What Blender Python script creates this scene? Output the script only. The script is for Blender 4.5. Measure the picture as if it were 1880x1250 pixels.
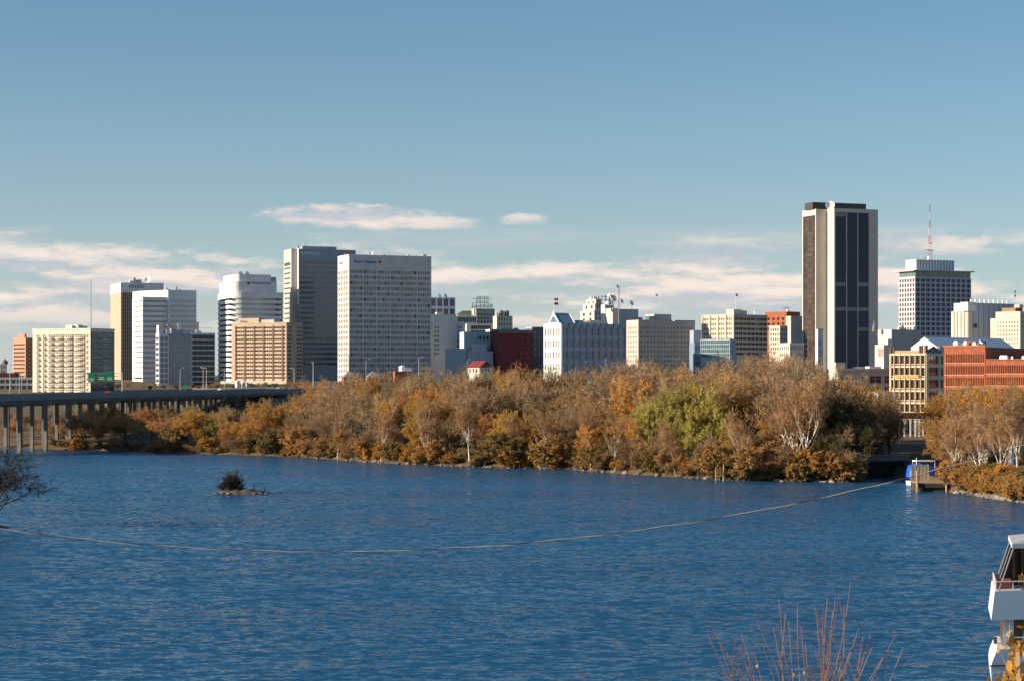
import bpy, bmesh, math, random
from mathutils import Vector, Matrix, noise
for o in list(bpy.data.objects): bpy.data.objects.remove(o)
S = bpy.context.scene
C = S.collection
R = math.radians
# ---------------------------------------------------------------- camera, sky, sun, exposure
F, HY, HC = 3600.0, 690.0, 25.0            # focal length in photo pixels, horizon row, eye height (m)
cam = bpy.data.cameras.new('camera'); co = bpy.data.objects.new('camera', cam); C.objects.link(co); S.camera = co
cam.sensor_width = 36; cam.lens = F / 1880 * 36
cam.shift_y = (HY - 625) / 1880
cam.clip_start = 0.5; cam.clip_end = 30000
co.location = (0, 0, HC); co.rotation_euler = (R(90), 0, 0)
cam.dof.use_dof = True; cam.dof.focus_distance = 700; cam.dof.aperture_fstop = 8
S.view_settings.view_transform = 'Standard'; S.view_settings.look = 'None'
S.view_settings.exposure = 0.74; S.view_settings.gamma = 1
SUN_AZ, SUN_EL = -104.0, 17.0              # degrees; azimuth clockwise from the viewing direction
sd = Vector((math.sin(R(SUN_AZ)) * math.cos(R(SUN_EL)), math.cos(R(SUN_AZ)) * math.cos(R(SUN_EL)), math.sin(R(SUN_EL))))
sl = bpy.data.lights.new('sun', 'SUN'); sl.energy = 5.0; sl.angle = R(0.5); sl.color = (1.0, 0.83, 0.62)
so = bpy.data.objects.new('sun', sl); C.objects.link(so); so.rotation_euler = sd.to_track_quat('Z', 'Y').to_euler()
so.location = (-300, 0, 300)

def nd(nt, t, **kw):
    n = nt.nodes.new(t)
    for k, v in kw.items(): setattr(n, k, v)
    return n
def mth(nt, op, a, b=None, c=None, clamp=False):
    n = nt.nodes.new('ShaderNodeMath'); n.operation = op; n.use_clamp = clamp
    for i, v in enumerate((a, b, c)):
        if v is None: continue
        if isinstance(v, (int, float)): n.inputs[i].default_value = v
        else: nt.links.new(v, n.inputs[i])
    return n.outputs[0]
def sstep(nt, v, a, b):
    n = nt.nodes.new('ShaderNodeMapRange'); n.interpolation_type = 'SMOOTHSTEP'
    n.inputs['From Min'].default_value = a; n.inputs['From Max'].default_value = b
    nt.links.new(v, n.inputs['Value']); return n.outputs['Result']

W = bpy.data.worlds.new('World'); S.world = W; W.use_nodes = True
nt = W.node_tree; nt.nodes.clear(); L = nt.links.new
sky = nd(nt, 'ShaderNodeTexSky', sky_type='NISHITA', sun_disc=False)
sky.sun_elevation = R(SUN_EL); sky.sun_rotation = R(SUN_AZ); sky.altitude = 50
sky.air_density = 1.0; sky.dust_density = 0.35; sky.ozone_density = 4.5
tc = nd(nt, 'ShaderNodeTexCoord'); sx = nd(nt, 'ShaderNodeSeparateXYZ'); L(tc.outputs['Generated'], sx.inputs[0])
az = mth(nt, 'ARCTAN2', sx.outputs[0], sx.outputs[1]); el = mth(nt, 'ARCSINE', sx.outputs[2])
def cnoise(dz, sa, se, det, off):
    cb = nd(nt, 'ShaderNodeCombineXYZ')
    L(mth(nt, 'MULTIPLY', az, sa), cb.inputs[0]); L(mth(nt, 'MULTIPLY', mth(nt, 'ADD', el, dz), se), cb.inputs[1]); cb.inputs[2].default_value = off
    n = nd(nt, 'ShaderNodeTexNoise'); n.inputs['Scale'].default_value = 1; n.inputs['Detail'].default_value = det; n.inputs['Roughness'].default_value = .55
    L(cb.outputs[0], n.inputs['Vector']); return n.outputs['Fac']
n1 = cnoise(0, 11, 62, 4, 3.3); n1u = cnoise(.0045, 11, 62, 4, 3.3)
fine = cnoise(0, 90, 260, 5, 9.1)
# the low bank of cloud that runs round the horizon, then two clouds standing above it
bell = mth(nt, 'MULTIPLY', sstep(nt, el, .012, .040), mth(nt, 'SUBTRACT', 1, sstep(nt, el, .058, .078)))
band = mth(nt, 'MULTIPLY', sstep(nt, mth(nt, 'ADD', n1, mth(nt, 'MULTIPLY', mth(nt, 'SUBTRACT', fine, .5), .22)), .38, .58), bell)
cl = band
for px0, py0, w, h, g in ((645, 402, 185, 27, 1), (790, 410, 95, 15, .8), (962, 404, 52, 13, .7), (20, 447, 50, 17, .7), (1290, 487, 190, 32, .95), (1010, 497, 170, 26, .8), (1700, 452, 150, 24, .85), (1350, 448, 150, 13, .6), (110, 495, 180, 17, .8)):
    a0 = math.atan((px0 - 940) / F); e0 = (HY - py0) / F
    da = mth(nt, 'DIVIDE', mth(nt, 'SUBTRACT', az, a0), w / F); de = mth(nt, 'DIVIDE', mth(nt, 'SUBTRACT', el, e0), h / F)
    q = mth(nt, 'SUBTRACT', 1, mth(nt, 'ADD', mth(nt, 'MULTIPLY', da, da), mth(nt, 'MULTIPLY', de, de)))
    q = mth(nt, 'ADD', q, mth(nt, 'MULTIPLY', mth(nt, 'SUBTRACT', fine, .5), 1.7))
    q = mth(nt, 'ADD', q, mth(nt, 'MULTIPLY', mth(nt, 'SUBTRACT', n1, .5), 1.2))
    cl = mth(nt, 'MAXIMUM', cl, mth(nt, 'MULTIPLY', sstep(nt, q, 0.0, .95), g))
shade = sstep(nt, mth(nt, 'ADD', mth(nt, 'SUBTRACT', n1, n1u), mth(nt, 'MULTIPLY', mth(nt, 'SUBTRACT', fine, .5), .15)), -.09, .13)
ccol = nd(nt, 'ShaderNodeMix', data_type='RGBA'); L(shade, ccol.inputs[0])
CLOUD_K = 1.0
ccol.inputs[6].default_value = (5.0, 5.1, 5.5, 1); ccol.inputs[7].default_value = (8.8, 7.4, 6.5, 1)
mx = nd(nt, 'ShaderNodeMix', data_type='RGBA'); L(mth(nt, 'MULTIPLY', cl, .86), mx.inputs[0])
tint = nd(nt, 'ShaderNodeMix', data_type='RGBA', blend_type='MULTIPLY'); tint.inputs[0].default_value = 1; L(sky.outputs[0], tint.inputs[6]); tint.inputs[7].default_value = (.78, 1.0, .99, 1)
hz = nd(nt, 'ShaderNodeMix', data_type='RGBA'); L(mth(nt, 'MULTIPLY', mth(nt, 'POWER', 2.718, mth(nt, 'MULTIPLY', mth(nt, 'MAXIMUM', el, 0), -12.)), .85), hz.inputs[0])   # pale ground haze all round the horizon
L(tint.outputs[2], hz.inputs[6]); hz.inputs[7].default_value = (5.6, 5.8, 6.0, 1)
L(hz.outputs[2], mx.inputs[6]); L(ccol.outputs[2], mx.inputs[7])
bg = nd(nt, 'ShaderNodeBackground'); bg.inputs['Strength'].default_value = 0.070
L(mx.outputs[2], bg.inputs['Color'])
wo = nd(nt, 'ShaderNodeOutputWorld'); L(bg.outputs[0], wo.inputs['Surface'])

# ---------------------------------------------------------------- materials
MATS = {}
def mat(name, col, rough=.8, var=.0, scale=.2, bump=0, bscale=8, metal=0, objvar=0, spec=.5, col2=None, stretch=(1, 1, 1)):
    """plain surface with noise mottling between col and col2, and a per-object tint"""
    if name in MATS: return MATS[name]
    m = bpy.data.materials.new(name); m.use_nodes = True; nt = m.node_tree; b = nt.nodes['Principled BSDF']; L = nt.links.new
    b.inputs['Roughness'].default_value = rough; b.inputs['Metallic'].default_value = metal
    b.inputs['Specular IOR Level'].default_value = spec
    t = nd(nt, 'ShaderNodeTexCoord'); mp = nd(nt, 'ShaderNodeMapping'); mp.inputs['Scale'].default_value = stretch
    L(t.outputs['Object'], mp.inputs[0])
    n = nd(nt, 'ShaderNodeTexNoise'); n.inputs['Scale'].default_value = scale; n.inputs['Detail'].default_value = 6; n.inputs['Roughness'].default_value = .65
    L(mp.outputs[0], n.inputs['Vector'])
    c2 = col2 or tuple(c * (1 - var) for c in col)
    c1 = col if col2 else tuple(min(1, c * (1 + var)) for c in col)
    mxx = nd(nt, 'ShaderNodeMix', data_type='RGBA'); mxx.inputs[6].default_value = (*c2, 1); mxx.inputs[7].default_value = (*c1, 1)
    L(sstep(nt, n.outputs['Fac'], .3, .7), mxx.inputs[0])
    out = mxx.outputs[2]
    if objvar:
        oi = nd(nt, 'ShaderNodeObjectInfo'); hs = nd(nt, 'ShaderNodeHueSaturation')
        v = nd(nt, 'ShaderNodeMapRange'); v.inputs['To Min'].default_value = 1 - objvar; v.inputs['To Max'].default_value = 1 + objvar
        L(oi.outputs['Random'], v.inputs['Value']); L(v.outputs['Result'], hs.inputs['Value']); L(out, hs.inputs['Color'])
        hh = mth(nt, 'MULTIPLY_ADD', mth(nt, 'FRACT', mth(nt, 'MULTIPLY', oi.outputs['Random'], 7.31)), .03 * min(1, objvar * 3), .5 - .015 * min(1, objvar * 3))
        L(hh, hs.inputs['Hue']); out = hs.outputs[0]
    L(out, b.inputs['Base Color'])
    if bump:
        n2 = nd(nt, 'ShaderNodeTexNoise'); n2.inputs['Scale'].default_value = bscale; n2.inputs['Detail'].default_value = 5; L(t.outputs['Object'], n2.inputs['Vector'])
        bp = nd(nt, 'ShaderNodeBump'); bp.inputs['Strength'].default_value = bump; bp.inputs['Distance'].default_value = .1; L(n2.outputs['Fac'], bp.inputs['Height']); L(bp.outputs[0], b.inputs['Normal'])
    MATS[name] = m; return m
def glass(name, col, rough=.08, refl=.5, objvar=.35, tint=None):
    """window glass: dark room or blinds behind a reflecting pane, different from pane to pane"""
    if name in MATS: return MATS[name]
    m = bpy.data.materials.new(name); m.use_nodes = True; nt = m.node_tree; b = nt.nodes['Principled BSDF']; L = nt.links.new
    oi = nd(nt, 'ShaderNodeObjectInfo')
    cr = nd(nt, 'ShaderNodeValToRGB'); e = cr.color_ramp.elements
    e[0].color = (*[c * (1 - objvar) for c in col], 1); e[1].color = (*[min(1, c * (1 + objvar)) for c in col], 1)
    if tint:
        k = e.new(.86); k.color = (*[min(1, c * (1 + objvar)) for c in col], 1); e[-1].color = (*tint, 1)
    t = nd(nt, 'ShaderNodeTexCoord'); n = nd(nt, 'ShaderNodeTexNoise'); n.inputs['Scale'].default_value = .35; n.inputs['Detail'].default_value = 3
    ad = nd(nt, 'ShaderNodeVectorMath', operation='ADD'); L(t.outputs['Object'], ad.inputs[0]); L(oi.outputs['Location'], ad.inputs[1]); L(ad.outputs[0], n.inputs['Vector'])
    f = mth(nt, 'ADD', mth(nt, 'MULTIPLY', oi.outputs['Random'], .65), mth(nt, 'MULTIPLY', mth(nt, 'SUBTRACT', n.outputs['Fac'], .32), .95), clamp=True)
    L(f, cr.inputs[0]); L(cr.outputs[0], b.inputs['Base Color'])
    b.inputs['Roughness'].default_value = rough; b.inputs['Specular IOR Level'].default_value = refl; b.inputs['IOR'].default_value = 1.6
    n3 = nd(nt, 'ShaderNodeTexNoise'); n3.inputs['Scale'].default_value = .8; L(ad.outputs[0], n3.inputs['Vector'])
    bp = nd(nt, 'ShaderNodeBump'); bp.inputs['Strength'].default_value = .06; bp.inputs['Distance'].default_value = .3; L(n3.outputs['Fac'], bp.inputs['Height']); L(bp.outputs[0], b.inputs['Normal'])
    MATS[name] = m; return m
def wallm(name, col, var=.11, **k): return mat(name, col, .85, var, .12, .25, 3, **k)
M_white = wallm('white_concrete', (.72, .72, .70)); M_cream = wallm('cream_stone', (.60, .545, .46)); M_grey = wallm('grey_concrete', (.42, .42, .42))
M_tan = wallm('tan_concrete', (.46, .35, .26)); M_hotel = wallm('tan_precast', (.47, .36, .27)); M_lgrey = wallm('pale_grey_concrete', (.58, .58, .57))
M_brick = mat('red_brick', (.33, .10, .05), .9, .22, .5, .4, 6); M_dbrick = mat('dark_red_brick', (.17, .035, .035), .9, .2, .4, .3, 6)
M_bluegrey = wallm('blue_grey_panel', (.30, .36, .42)); M_dark = mat('dark_metal', (.03, .032, .035), .5, .2); M_dgrey = wallm('dark_grey_stone', (.16, .16, .17))
M_pink = wallm('salmon_brick', (.55, .25, .16)); M_steel = mat('galvanised_steel', (.45, .46, .47), .45, .1, metal=.4); M_wpaint = mat('white_paint', (.8, .8, .79), .5, .05, 1.5)
M_granite = wallm('warm_grey_granite', (.47, .44, .40)); M_brown = mat('brown_trim', (.16, .08, .05), .8, .2)
M_rock = mat('river_rock', (.21, .175, .14), .9, .4, 1.2, .6, 3, objvar=.3); M_wood = mat('weathered_wood', (.36, .29, .18), .85, .3, 2, .4, 12, objvar=.2, stretch=(1, 1, .15))
M_roof = mat('roof_gravel', (.20, .19, .18), .95, .2); M_wroof = mat('white_metal_roof', (.72, .73, .74), .45, .06)
M_redroof = mat('red_roof', (.22, .035, .035), .6, .15); M_green = mat('highway_green', (.0, .22, .13), .5, .05); M_red = mat('signal_red', (.55, .06, .05), .6, .1)
M_blue = mat('blue_tarpaulin', (.01, .10, .55), .45, .15, 2, .5, 3); M_navy = mat('navy_letters', (.01, .03, .18), .5, .05); M_black = mat('black_paint', (.012, .012, .013), .5, .1)
G_dark = glass('glass_dark', (.018, .022, .03)); G_navy = glass('glass_navy', (.010, .016, .035), refl=.35); G_blue = glass('glass_blue', (.10, .17, .23), refl=.8); G_teal = glass('glass_teal', (.05, .13, .15), refl=.7)
G_blind = glass('glass_blinds', (.36, .29, .24), rough=.3, objvar=.4); G_bronze = glass('glass_bronze', (.07, .045, .035), rough=.15, objvar=.5); G_pale = glass('glass_pale', (.26, .34, .38), refl=.8, objvar=.15)
G_black = glass('glass_black', (.010, .022, .065), refl=.25, objvar=.5)

# ---------------------------------------------------------------- mesh helpers
class MB:
    def __init__(s): s.v = []; s.f = []; s.m = []
    def quad(s, a, b, c, d, mi=0):
        i = len(s.v); s.v += [tuple(a), tuple(b), tuple(c), tuple(d)]; s.f.append((i, i + 1, i + 2, i + 3)); s.m.append(mi); return s
    def tri(s, a, b, c, mi=0):
        i = len(s.v); s.v += [tuple(a), tuple(b), tuple(c)]; s.f.append((i, i + 1, i + 2)); s.m.append(mi); return s
    def box(s, x0, x1, y0, y1, z0, z1, mi=0):
        i = len(s.v); s.v += [(x0, y0, z0), (x1, y0, z0), (x1, y1, z0), (x0, y1, z0), (x0, y0, z1), (x1, y0, z1), (x1, y1, z1), (x0, y1, z1)]
        for q in ((0, 3, 2, 1), (4, 5, 6, 7), (0, 1, 5, 4), (1, 2, 6, 5), (2, 3, 7, 6), (3, 0, 4, 7)):
            s.f.append(tuple(i + k for k in q)); s.m.append(mi)
        return s
    def prism(s, pts, z0, z1, mi=0, top=True, pts2=None):
        n = len(pts); i = len(s.v); p2 = pts2 or pts
        s.v += [(x, y, z0) for x, y in pts] + [(x, y, z1) for x, y in p2]
        for k in range(n): s.f.append((i + k, i + (k + 1) % n, i + n + (k + 1) % n, i + n + k)); s.m.append(mi)
        if top: s.f.append(tuple(i + n + k for k in range(n))); s.m.append(mi)
        return s
    def tube(s, p0, p1, r0, r1=None, n=6, mi=0, cap=True):
        p0, p1 = Vector(p0), Vector(p1); r1 = r0 if r1 is None else r1; d = (p1 - p0)
        if d.length < 1e-6: return s
        d.normalize(); a = d.orthogonal().normalized(); b = d.cross(a); i = len(s.v)
        for p, r in ((p0, r0), (p1, r1)):
            for k in range(n): t = 2 * math.pi * k / n; s.v.append(tuple(p + a * (r * math.cos(t)) + b * (r * math.sin(t))))
        for k in range(n): s.f.append((i + k, i + (k + 1) % n, i + n + (k + 1) % n, i + n + k)); s.m.append(mi)
        if cap: s.f.append(tuple(i + n + k for k in range(n))); s.m.append(mi)
        return s
    def lathe(s, c, prof, n=12, mi=0):
        i = len(s.v); c = Vector(c)
        for r, z in prof:
            for k in range(n): t = 2 * math.pi * k / n; s.v.append((c.x + r * math.cos(t), c.y + r * math.sin(t), c.z + z))
        for j in range(len(prof) - 1):
            for k in range(n): s.f.append((i + j * n + k, i + j * n + (k + 1) % n, i + (j + 1) * n + (k + 1) % n, i + (j + 1) * n + k)); s.m.append(mi)
        return s
    def mesh(s, name, mats, smooth=False):
        me = bpy.data.meshes.new(name); me.from_pydata(s.v, [], s.f)
        for m in (mats if isinstance(mats, (list, tuple)) else [mats]): me.materials.append(m)
        if len(me.materials) > 1: me.polygons.foreach_set('material_index', s.m)
        if smooth: me.polygons.foreach_set('use_smooth', [True] * len(s.f))
        me.update(); return me
    def build(s, name, mats, parent=None, loc=None, rz=0, smooth=False):
        return link(name, s.mesh(name, mats, smooth), parent, loc, rz)
def link(name, data, parent=None, loc=None, rz=0):
    o = bpy.data.objects.new(name, data); C.objects.link(o)
    if parent: o.parent = parent
    if loc is not None: o.location = loc
    if rz: o.rotation_euler = (0, 0, rz)
    return o
def tag(o, label, cat, group=None, kind=None):
    if label: o['label'] = label
    if cat: o['category'] = cat
    if group: o['group'] = group
    if kind: o['kind'] = kind
    return o
def empty(name, loc, rz, label, cat, group=None):
    o = bpy.data.objects.new(name, None); C.objects.link(o); o.location = loc; o.rotation_euler = (0, 0, rz); o.empty_display_size = .5
    return tag(o, label, cat, group)
def copy_tree(o, parent=None):
    c = o.copy(); C.objects.link(c); c.parent = parent
    for ch in o.children: copy_tree(ch, c)
    return c
def P(px, py, Y): return Vector(((px - 940) / F * Y, Y, HC - (py - HY) / F * Y))
def text(body, name, size, m, parent, loc, rz=0, extrude=.05, font_scale_x=1, tilt=90):
    cu = bpy.data.curves.new('lettering', 'FONT'); cu.body = body; cu.size = size; cu.extrude = extrude; cu.align_x = 'LEFT'; cu.resolution_u = 2
    t = bpy.data.objects.new('t', cu); C.objects.link(t); bpy.context.view_layer.update()
    me = bpy.data.meshes.new_from_object(t); bpy.data.objects.remove(t); me.materials.clear(); me.materials.append(m)
    o = link(name, me, parent, loc); o.rotation_euler = (R(tilt), 0, rz); o.scale = (font_scale_x, 1, 1); return o

# ---------------------------------------------------------------- terrain
BANK = [(-6000, 720), (-300, 700), (-190, 690), (-150, 667), (-67, 608), (-37, 562), (-6, 536), (16, 523), (40, 486), (53, 469), (79, 461), (84.5, 463), (86, 490), (93.5, 490),
        (94.2, 424), (101, 388), (106, 370), (118, 330), (160, 260), (400, 200), (6000, 150)]
def bankY(x):
    for (x0, y0), (x1, y1) in zip(BANK, BANK[1:]):
        if x <= x1: return y0 + (y1 - y0) * (x - x0) / (x1 - x0)
    return 150
def lerp_tab(t, tab):
    for (a, b), (c, d) in zip(tab, tab[1:]):
        if t <= c: return b + (d - b) * max(0, (t - a)) / (c - a)
    return tab[-1][1]
def ground(x, y):
    d = y - bankY(x); w = min(1, max(0, (d - 10) / 80)); d = d * (1 - w) + (y - (bankY(x) if x < 53 else 469)) * w
    z = lerp_tab(d, [(-40, -4), (-3, -1), (0, 0), (4, 1.2), (40, 3.6), (120, 7), (330, 17.5), (500, 20), (900, 23), (2500, 26)])
    if d > 1: z += .5 * noise.noise((x * .05, y * .05, 0)) * min(1, d / 20)
    return z
def spaced(a, b, near0, near1, fine, coarse):
    v = [a]
    while v[-1] < b: v.append(v[-1] + (fine if near0 <= v[-1] < near1 else coarse))
    return v
def make_terrain():
    xs = spaced(-6000, 6000, -240, 180, 2.5, 90); ys = [130 + 0 * i for i in range(0)] + spaced(140, 9000, 355, 760, 2.5, 60)
    mb = MB(); n = len(xs)
    mb.v = [(x, y, ground(x, y)) for y in ys for x in xs]
    for j in range(len(ys) - 1):
        for i in range(n - 1): mb.f.append((j * n + i, j * n + i + 1, (j + 1) * n + i + 1, (j + 1) * n + i)); mb.m.append(0)
    m = mat('leaf_litter_ground', (.17, .10, .045), .95, .0, .35, .5, 1.5, col2=(.075, .06, .03))
    tag(mb.build('terrain', m, smooth=True), 'brown wooded ground rising from the river to the city', 'ground', kind='structure')
make_terrain()
def make_hill():
    mb = MB(); xs = [-60 + 4 * i for i in range(36)]; ys = [-40 + 5 * i for i in range(33)]; n = len(xs)
    for y in ys:
        for x in xs: mb.v.append((x, y, min(22.9, 23.2 - .205 * y) + .25 * noise.noise((x * .2, y * .2, 1))))
    for j in range(len(ys) - 1):
        for i in range(n - 1): mb.f.append((j * n + i, j * n + i + 1, (j + 1) * n + i + 1, (j + 1) * n + i)); mb.m.append(0)
    tag(mb.build('hillside', mat('dry_grass', (.12, .09, .04), .95, .3, .8), smooth=True), 'grassy hillside below the viewpoint', 'hill', kind='structure')
make_hill()
def make_water():
    m = bpy.data.materials.new('river_water'); m.use_nodes = True; nt = m.node_tree; b = nt.nodes['Principled BSDF']; L = nt.links.new
    b.inputs['Base Color'].default_value = (.015, .088, .19, 1); b.inputs['Roughness'].default_value = .12; b.inputs['IOR'].default_value = 1.333
    t = nd(nt, 'ShaderNodeTexCoord')
    def nz(sc, det, st, ro=.6):
        mp = nd(nt, 'ShaderNodeMapping'); mp.inputs['Scale'].default_value = st; L(t.outputs['Object'], mp.inputs[0])
        n = nd(nt, 'ShaderNodeTexNoise'); n.inputs['Scale'].default_value = sc; n.inputs['Detail'].default_value = det; n.inputs['Roughness'].default_value = ro
        L(mp.outputs[0], n.inputs['Vector']); return n.outputs['Fac']
    def nzc(sc, det, st, ro=.6):
        mp = nd(nt, 'ShaderNodeMapping'); mp.inputs['Scale'].default_value = st; L(t.outputs['Object'], mp.inputs[0])
        n = nd(nt, 'ShaderNodeTexNoise'); n.inputs['Scale'].default_value = sc; n.inputs['Detail'].default_value = det; n.inputs['Roughness'].default_value = ro
        L(mp.outputs[0], n.inputs['Vector']); v = nd(nt, 'ShaderNodeVectorMath', operation='SUBTRACT'); L(n.outputs['Color'], v.inputs[0]); v.inputs[1].default_value = (.5, .5, .5); return v.outputs[0]
    def sc(v, k):
        n = nd(nt, 'ShaderNodeVectorMath', operation='SCALE'); L(v, n.inputs[0])
        if isinstance(k, (int, float)): n.inputs['Scale'].default_value = k
        else: L(k, n.inputs['Scale'])
        return n.outputs[0]
    def add(a, b):
        n = nd(nt, 'ShaderNodeVectorMath', operation='ADD'); L(a, n.inputs[0])
        if isinstance(b, tuple): n.inputs[1].default_value = b
        else: L(b, n.inputs[1])
        return n.outputs[0]
    # wave slopes taken straight from noise, so that far water keeps its chop; calm and ruffled patches
    patch = nz(.011, 4, (.30, 1.7, 1)); k = mth(nt, 'MULTIPLY_ADD', sstep(nt, patch, .36, .64), .65, .75)
    sl = add(add(sc(nzc(1.5, 3, (.5, 1, 1)), 1.0), sc(nzc(.45, 2, (.4, 1, 1)), .35)), sc(nzc(.05, 2, (.3, 1, 1)), .10))
    mul = nd(nt, 'ShaderNodeVectorMath', operation='MULTIPLY'); L(sc(sl, k), mul.inputs[0]); mul.inputs[1].default_value = (.75, 1.3, 0)
    nrm = nd(nt, 'ShaderNodeVectorMath', operation='NORMALIZE'); L(add(mul.outputs[0], (0, -.14, 1)), nrm.inputs[0]); L(nrm.outputs[0], b.inputs['Normal'])
    mb = MB(); mb.quad((-6000, -100, 0), (6000, -100, 0), (6000, 800, 0), (-6000, 800, 0))
    tag(mb.build('river', m), 'wide blue rippled river', 'river', kind='structure')
make_water()

# ---------------------------------------------------------------- building kit
class Bld:
    """corner px xc nearest; left face runs to xl, front face to xr; th = yaw in degrees"""
    def __init__(s, name, label, xl, xc, xr, ytop, Y, th, cat='building', group=None):
        s.c, s.s = math.cos(R(th)), math.sin(R(th)); s.Y = Y; s.X = (xc - 940) / F * Y; s.th = R(th)
        s.zg = ground(s.X, Y + 10) - 1.5
        s.root = empty(name, (s.X, Y, s.zg), s.th, label, cat, group)
        s.W = s.ux(xr); s.D = s.vx(xl) if xl is not None else 25; s.H = s.zy(ytop); s.wins = []
    def ux(s, px, y=0):                      # local x on a plane parallel to the front at local y
        r = (px - 940) / F; X0 = s.X - s.s * y; Y0 = s.Y + s.c * y
        return (r * Y0 - X0) / (s.c - r * s.s)
    def vx(s, px, x=0):                      # local y on a plane parallel to the left face at local x
        l = (px - 940) / F; X0 = s.X + s.c * x; Y0 = s.Y + s.s * x
        return (X0 - l * Y0) / (s.s + l * s.c)
    def zy(s, py, dy=0): return HC - (py - HY) / F * (s.Y + dy) - s.zg
    def px(s, n): return n * s.Y / F         # n photo pixels in metres here
    def box(s, name, x0, x1, y0, y1, z0, z1, m): return MB().box(x0, x1, y0, y1, z0, z1).build(name, m, s.root)
    def body(s, x0, x1, y0, y1, z0, z1, m, front=None, left=None, right=None, name='wall', dep=.35, top=True):
        mb = MB()
        for key, org, u, n, w, rz in (('front', (x0, y0), (1, 0), (0, -1), x1 - x0, 0), ('left', (x0, y1), (0, -1), (-1, 0), y1 - y0, -math.pi / 2), ('right', (x1, y0), (0, 1), (1, 0), y1 - y0, math.pi / 2)):
            spec = {'front': front, 'left': left, 'right': right}[key]
            if not spec: s._strip(mb, org, u, 0, w, z0, z1); continue
            cols, rows, gm, mull = (list(spec) + [0])[:4]; d = dep
            zc = z0
            for (a, b) in sorted(rows):
                if a - zc > 1e-4: s._strip(mb, org, u, 0, w, zc, a)
                uc = 0
                for (p, q) in cols:
                    if p - uc > 1e-4: s._strip(mb, org, u, uc, p, a, b)
                    P0 = lambda uu, zz, k=0: (org[0] + u[0] * uu - n[0] * k, org[1] + u[1] * uu - n[1] * k, zz)
                    mb.quad(P0(p, a), P0(q, a), P0(q, a, d), P0(p, a, d)); mb.quad(P0(p, b, d), P0(q, b, d), P0(q, b), P0(p, b))
                    mb.quad(P0(p, a), P0(p, a, d), P0(p, b, d), P0(p, b)); mb.quad(P0(q, a, d), P0(q, a), P0(q, b), P0(q, b, d))
                    s.wins.append((P0((p + q) / 2, (a + b) / 2, d * .9), rz, round(q - p, 2), round(b - a, 2), gm(len(s.wins)) if callable(gm) else gm, mull)); uc = q
                if w - uc > 1e-4: s._strip(mb, org, u, uc, w, a, b)
                zc = b
            if z1 - zc > 1e-4: s._strip(mb, org, u, 0, w, zc, z1)
        mb.quad((x1, y1, z0), (x0, y1, z0), (x0, y1, z1), (x1, y1, z1))
        if top:
            mb.quad((x0, y0, z1), (x1, y0, z1), (x1, y1, z1), (x0, y1, z1))
        return mb.build(name, m, s.root)
    def _strip(s, mb, org, u, a, b, z0, z1):
        mb.quad((org[0] + u[0] * a, org[1] + u[1] * a, z0), (org[0] + u[0] * b, org[1] + u[1] * b, z0), (org[0] + u[0] * b, org[1] + u[1] * b, z1), (org[0] + u[0] * a, org[1] + u[1] * a, z1))
    def finish(s, limit=290, name='window'):
        s.wins.sort(key=lambda w: -w[0][2]); cache = {}; rest = {}
        for i, (p, rz, w, h, gm, mull) in enumerate(s.wins):
            if i < limit:
                k = (w, h, gm.name, mull)
                if k not in cache: cache[k] = pane_mesh(w, h, gm, mull)
                link(name, cache[k], s.root, p, rz)
            else:
                mb = rest.setdefault(gm.name, MB()); c, sn = math.cos(rz), math.sin(rz)
                q = lambda a, b: (p[0] + c * a, p[1] + sn * a, p[2] + b)
                mb.quad(q(-w / 2, -h / 2), q(w / 2, -h / 2), q(w / 2, h / 2), q(-w / 2, h / 2))
        for g, mb in rest.items(): mb.build(name, MATS[g], s.root)['kind'] = 'stuff'
        s.wins = []
    def parapet(s, x0, x1, y0, y1, z, h=.9, t=.4, m=None, name='parapet', over=.0):
        mb = MB(); o = over + .003
        mb.box(x0 - o, x1 + o, y0 - o, y0 + t, z + .003, z + h); mb.box(x0 - o, x0 + t, y0 + t, y1 + o, z + .003, z + h); mb.box(x1 - t, x1 + o, y0 + t, y1 + o, z + .003, z + h); mb.box(x0 + t, x1 - t, y1 - t, y1 + o, z + .003, z + h)
        return mb.build(name, m or M_white, s.root)
def pane_mesh(w, h, gm, mull):
    mb = MB(); mb.quad((-w / 2, 0, -h / 2), (w / 2, 0, -h / 2), (w / 2, 0, h / 2), (-w / 2, 0, h / 2), 0)
    fr = None
    if mull:
        n, fr, horiz = mull if isinstance(mull, tuple) else (mull, M_dark, 0); t = min(.09, w * .06)
        for k in range(1, n): x = -w / 2 + w * k / n; mb.box(x - t, x + t, -.08, -.005, -h / 2, h / 2, 1)
        if horiz: mb.box(-w / 2, w / 2, -.07, -.006, h * .12 - .06, h * .12 + .06, 1)
    return mb.mesh('window', [gm, fr] if fr else gm)
def cols(n, a, b, frac=.6):
    p = (b - a) / n; return [(a + p * (i + .5 - frac / 2), a + p * (i + .5 + frac / 2)) for i in range(n)]
def rows(n, z_top, pitch, hgt): return [(z_top - pitch * i - hgt, z_top - pitch * i) for i in range(n) if z_top - pitch * i - hgt > .5]
def mast(b, x, y, z0, z1, m=None, r=.15, name='antenna'): return MB().tube((x, y, z0), (x, y, z1), r, r * .5, 5).build(name, m or M_steel, b.root)
def dish(b, x, y, z, r=1.2, az=0, name='satellite_dish'):
    mb = MB().lathe((0, 0, 0), [(0.02, -.35 * r), (.5 * r, -.25 * r), (.85 * r, -.05 * r), (r, .1 * r), (.97 * r, .1 * r), (.5 * r, -.18 * r)], 14); mb.tube((0, 0, -.3 * r), (0, 0, .55 * r), .04 * r, n=4)
    o = mb.build(name, M_wpaint, b.root, (x, y, z)); o.rotation_euler = (R(70), 0, az); return o
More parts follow.
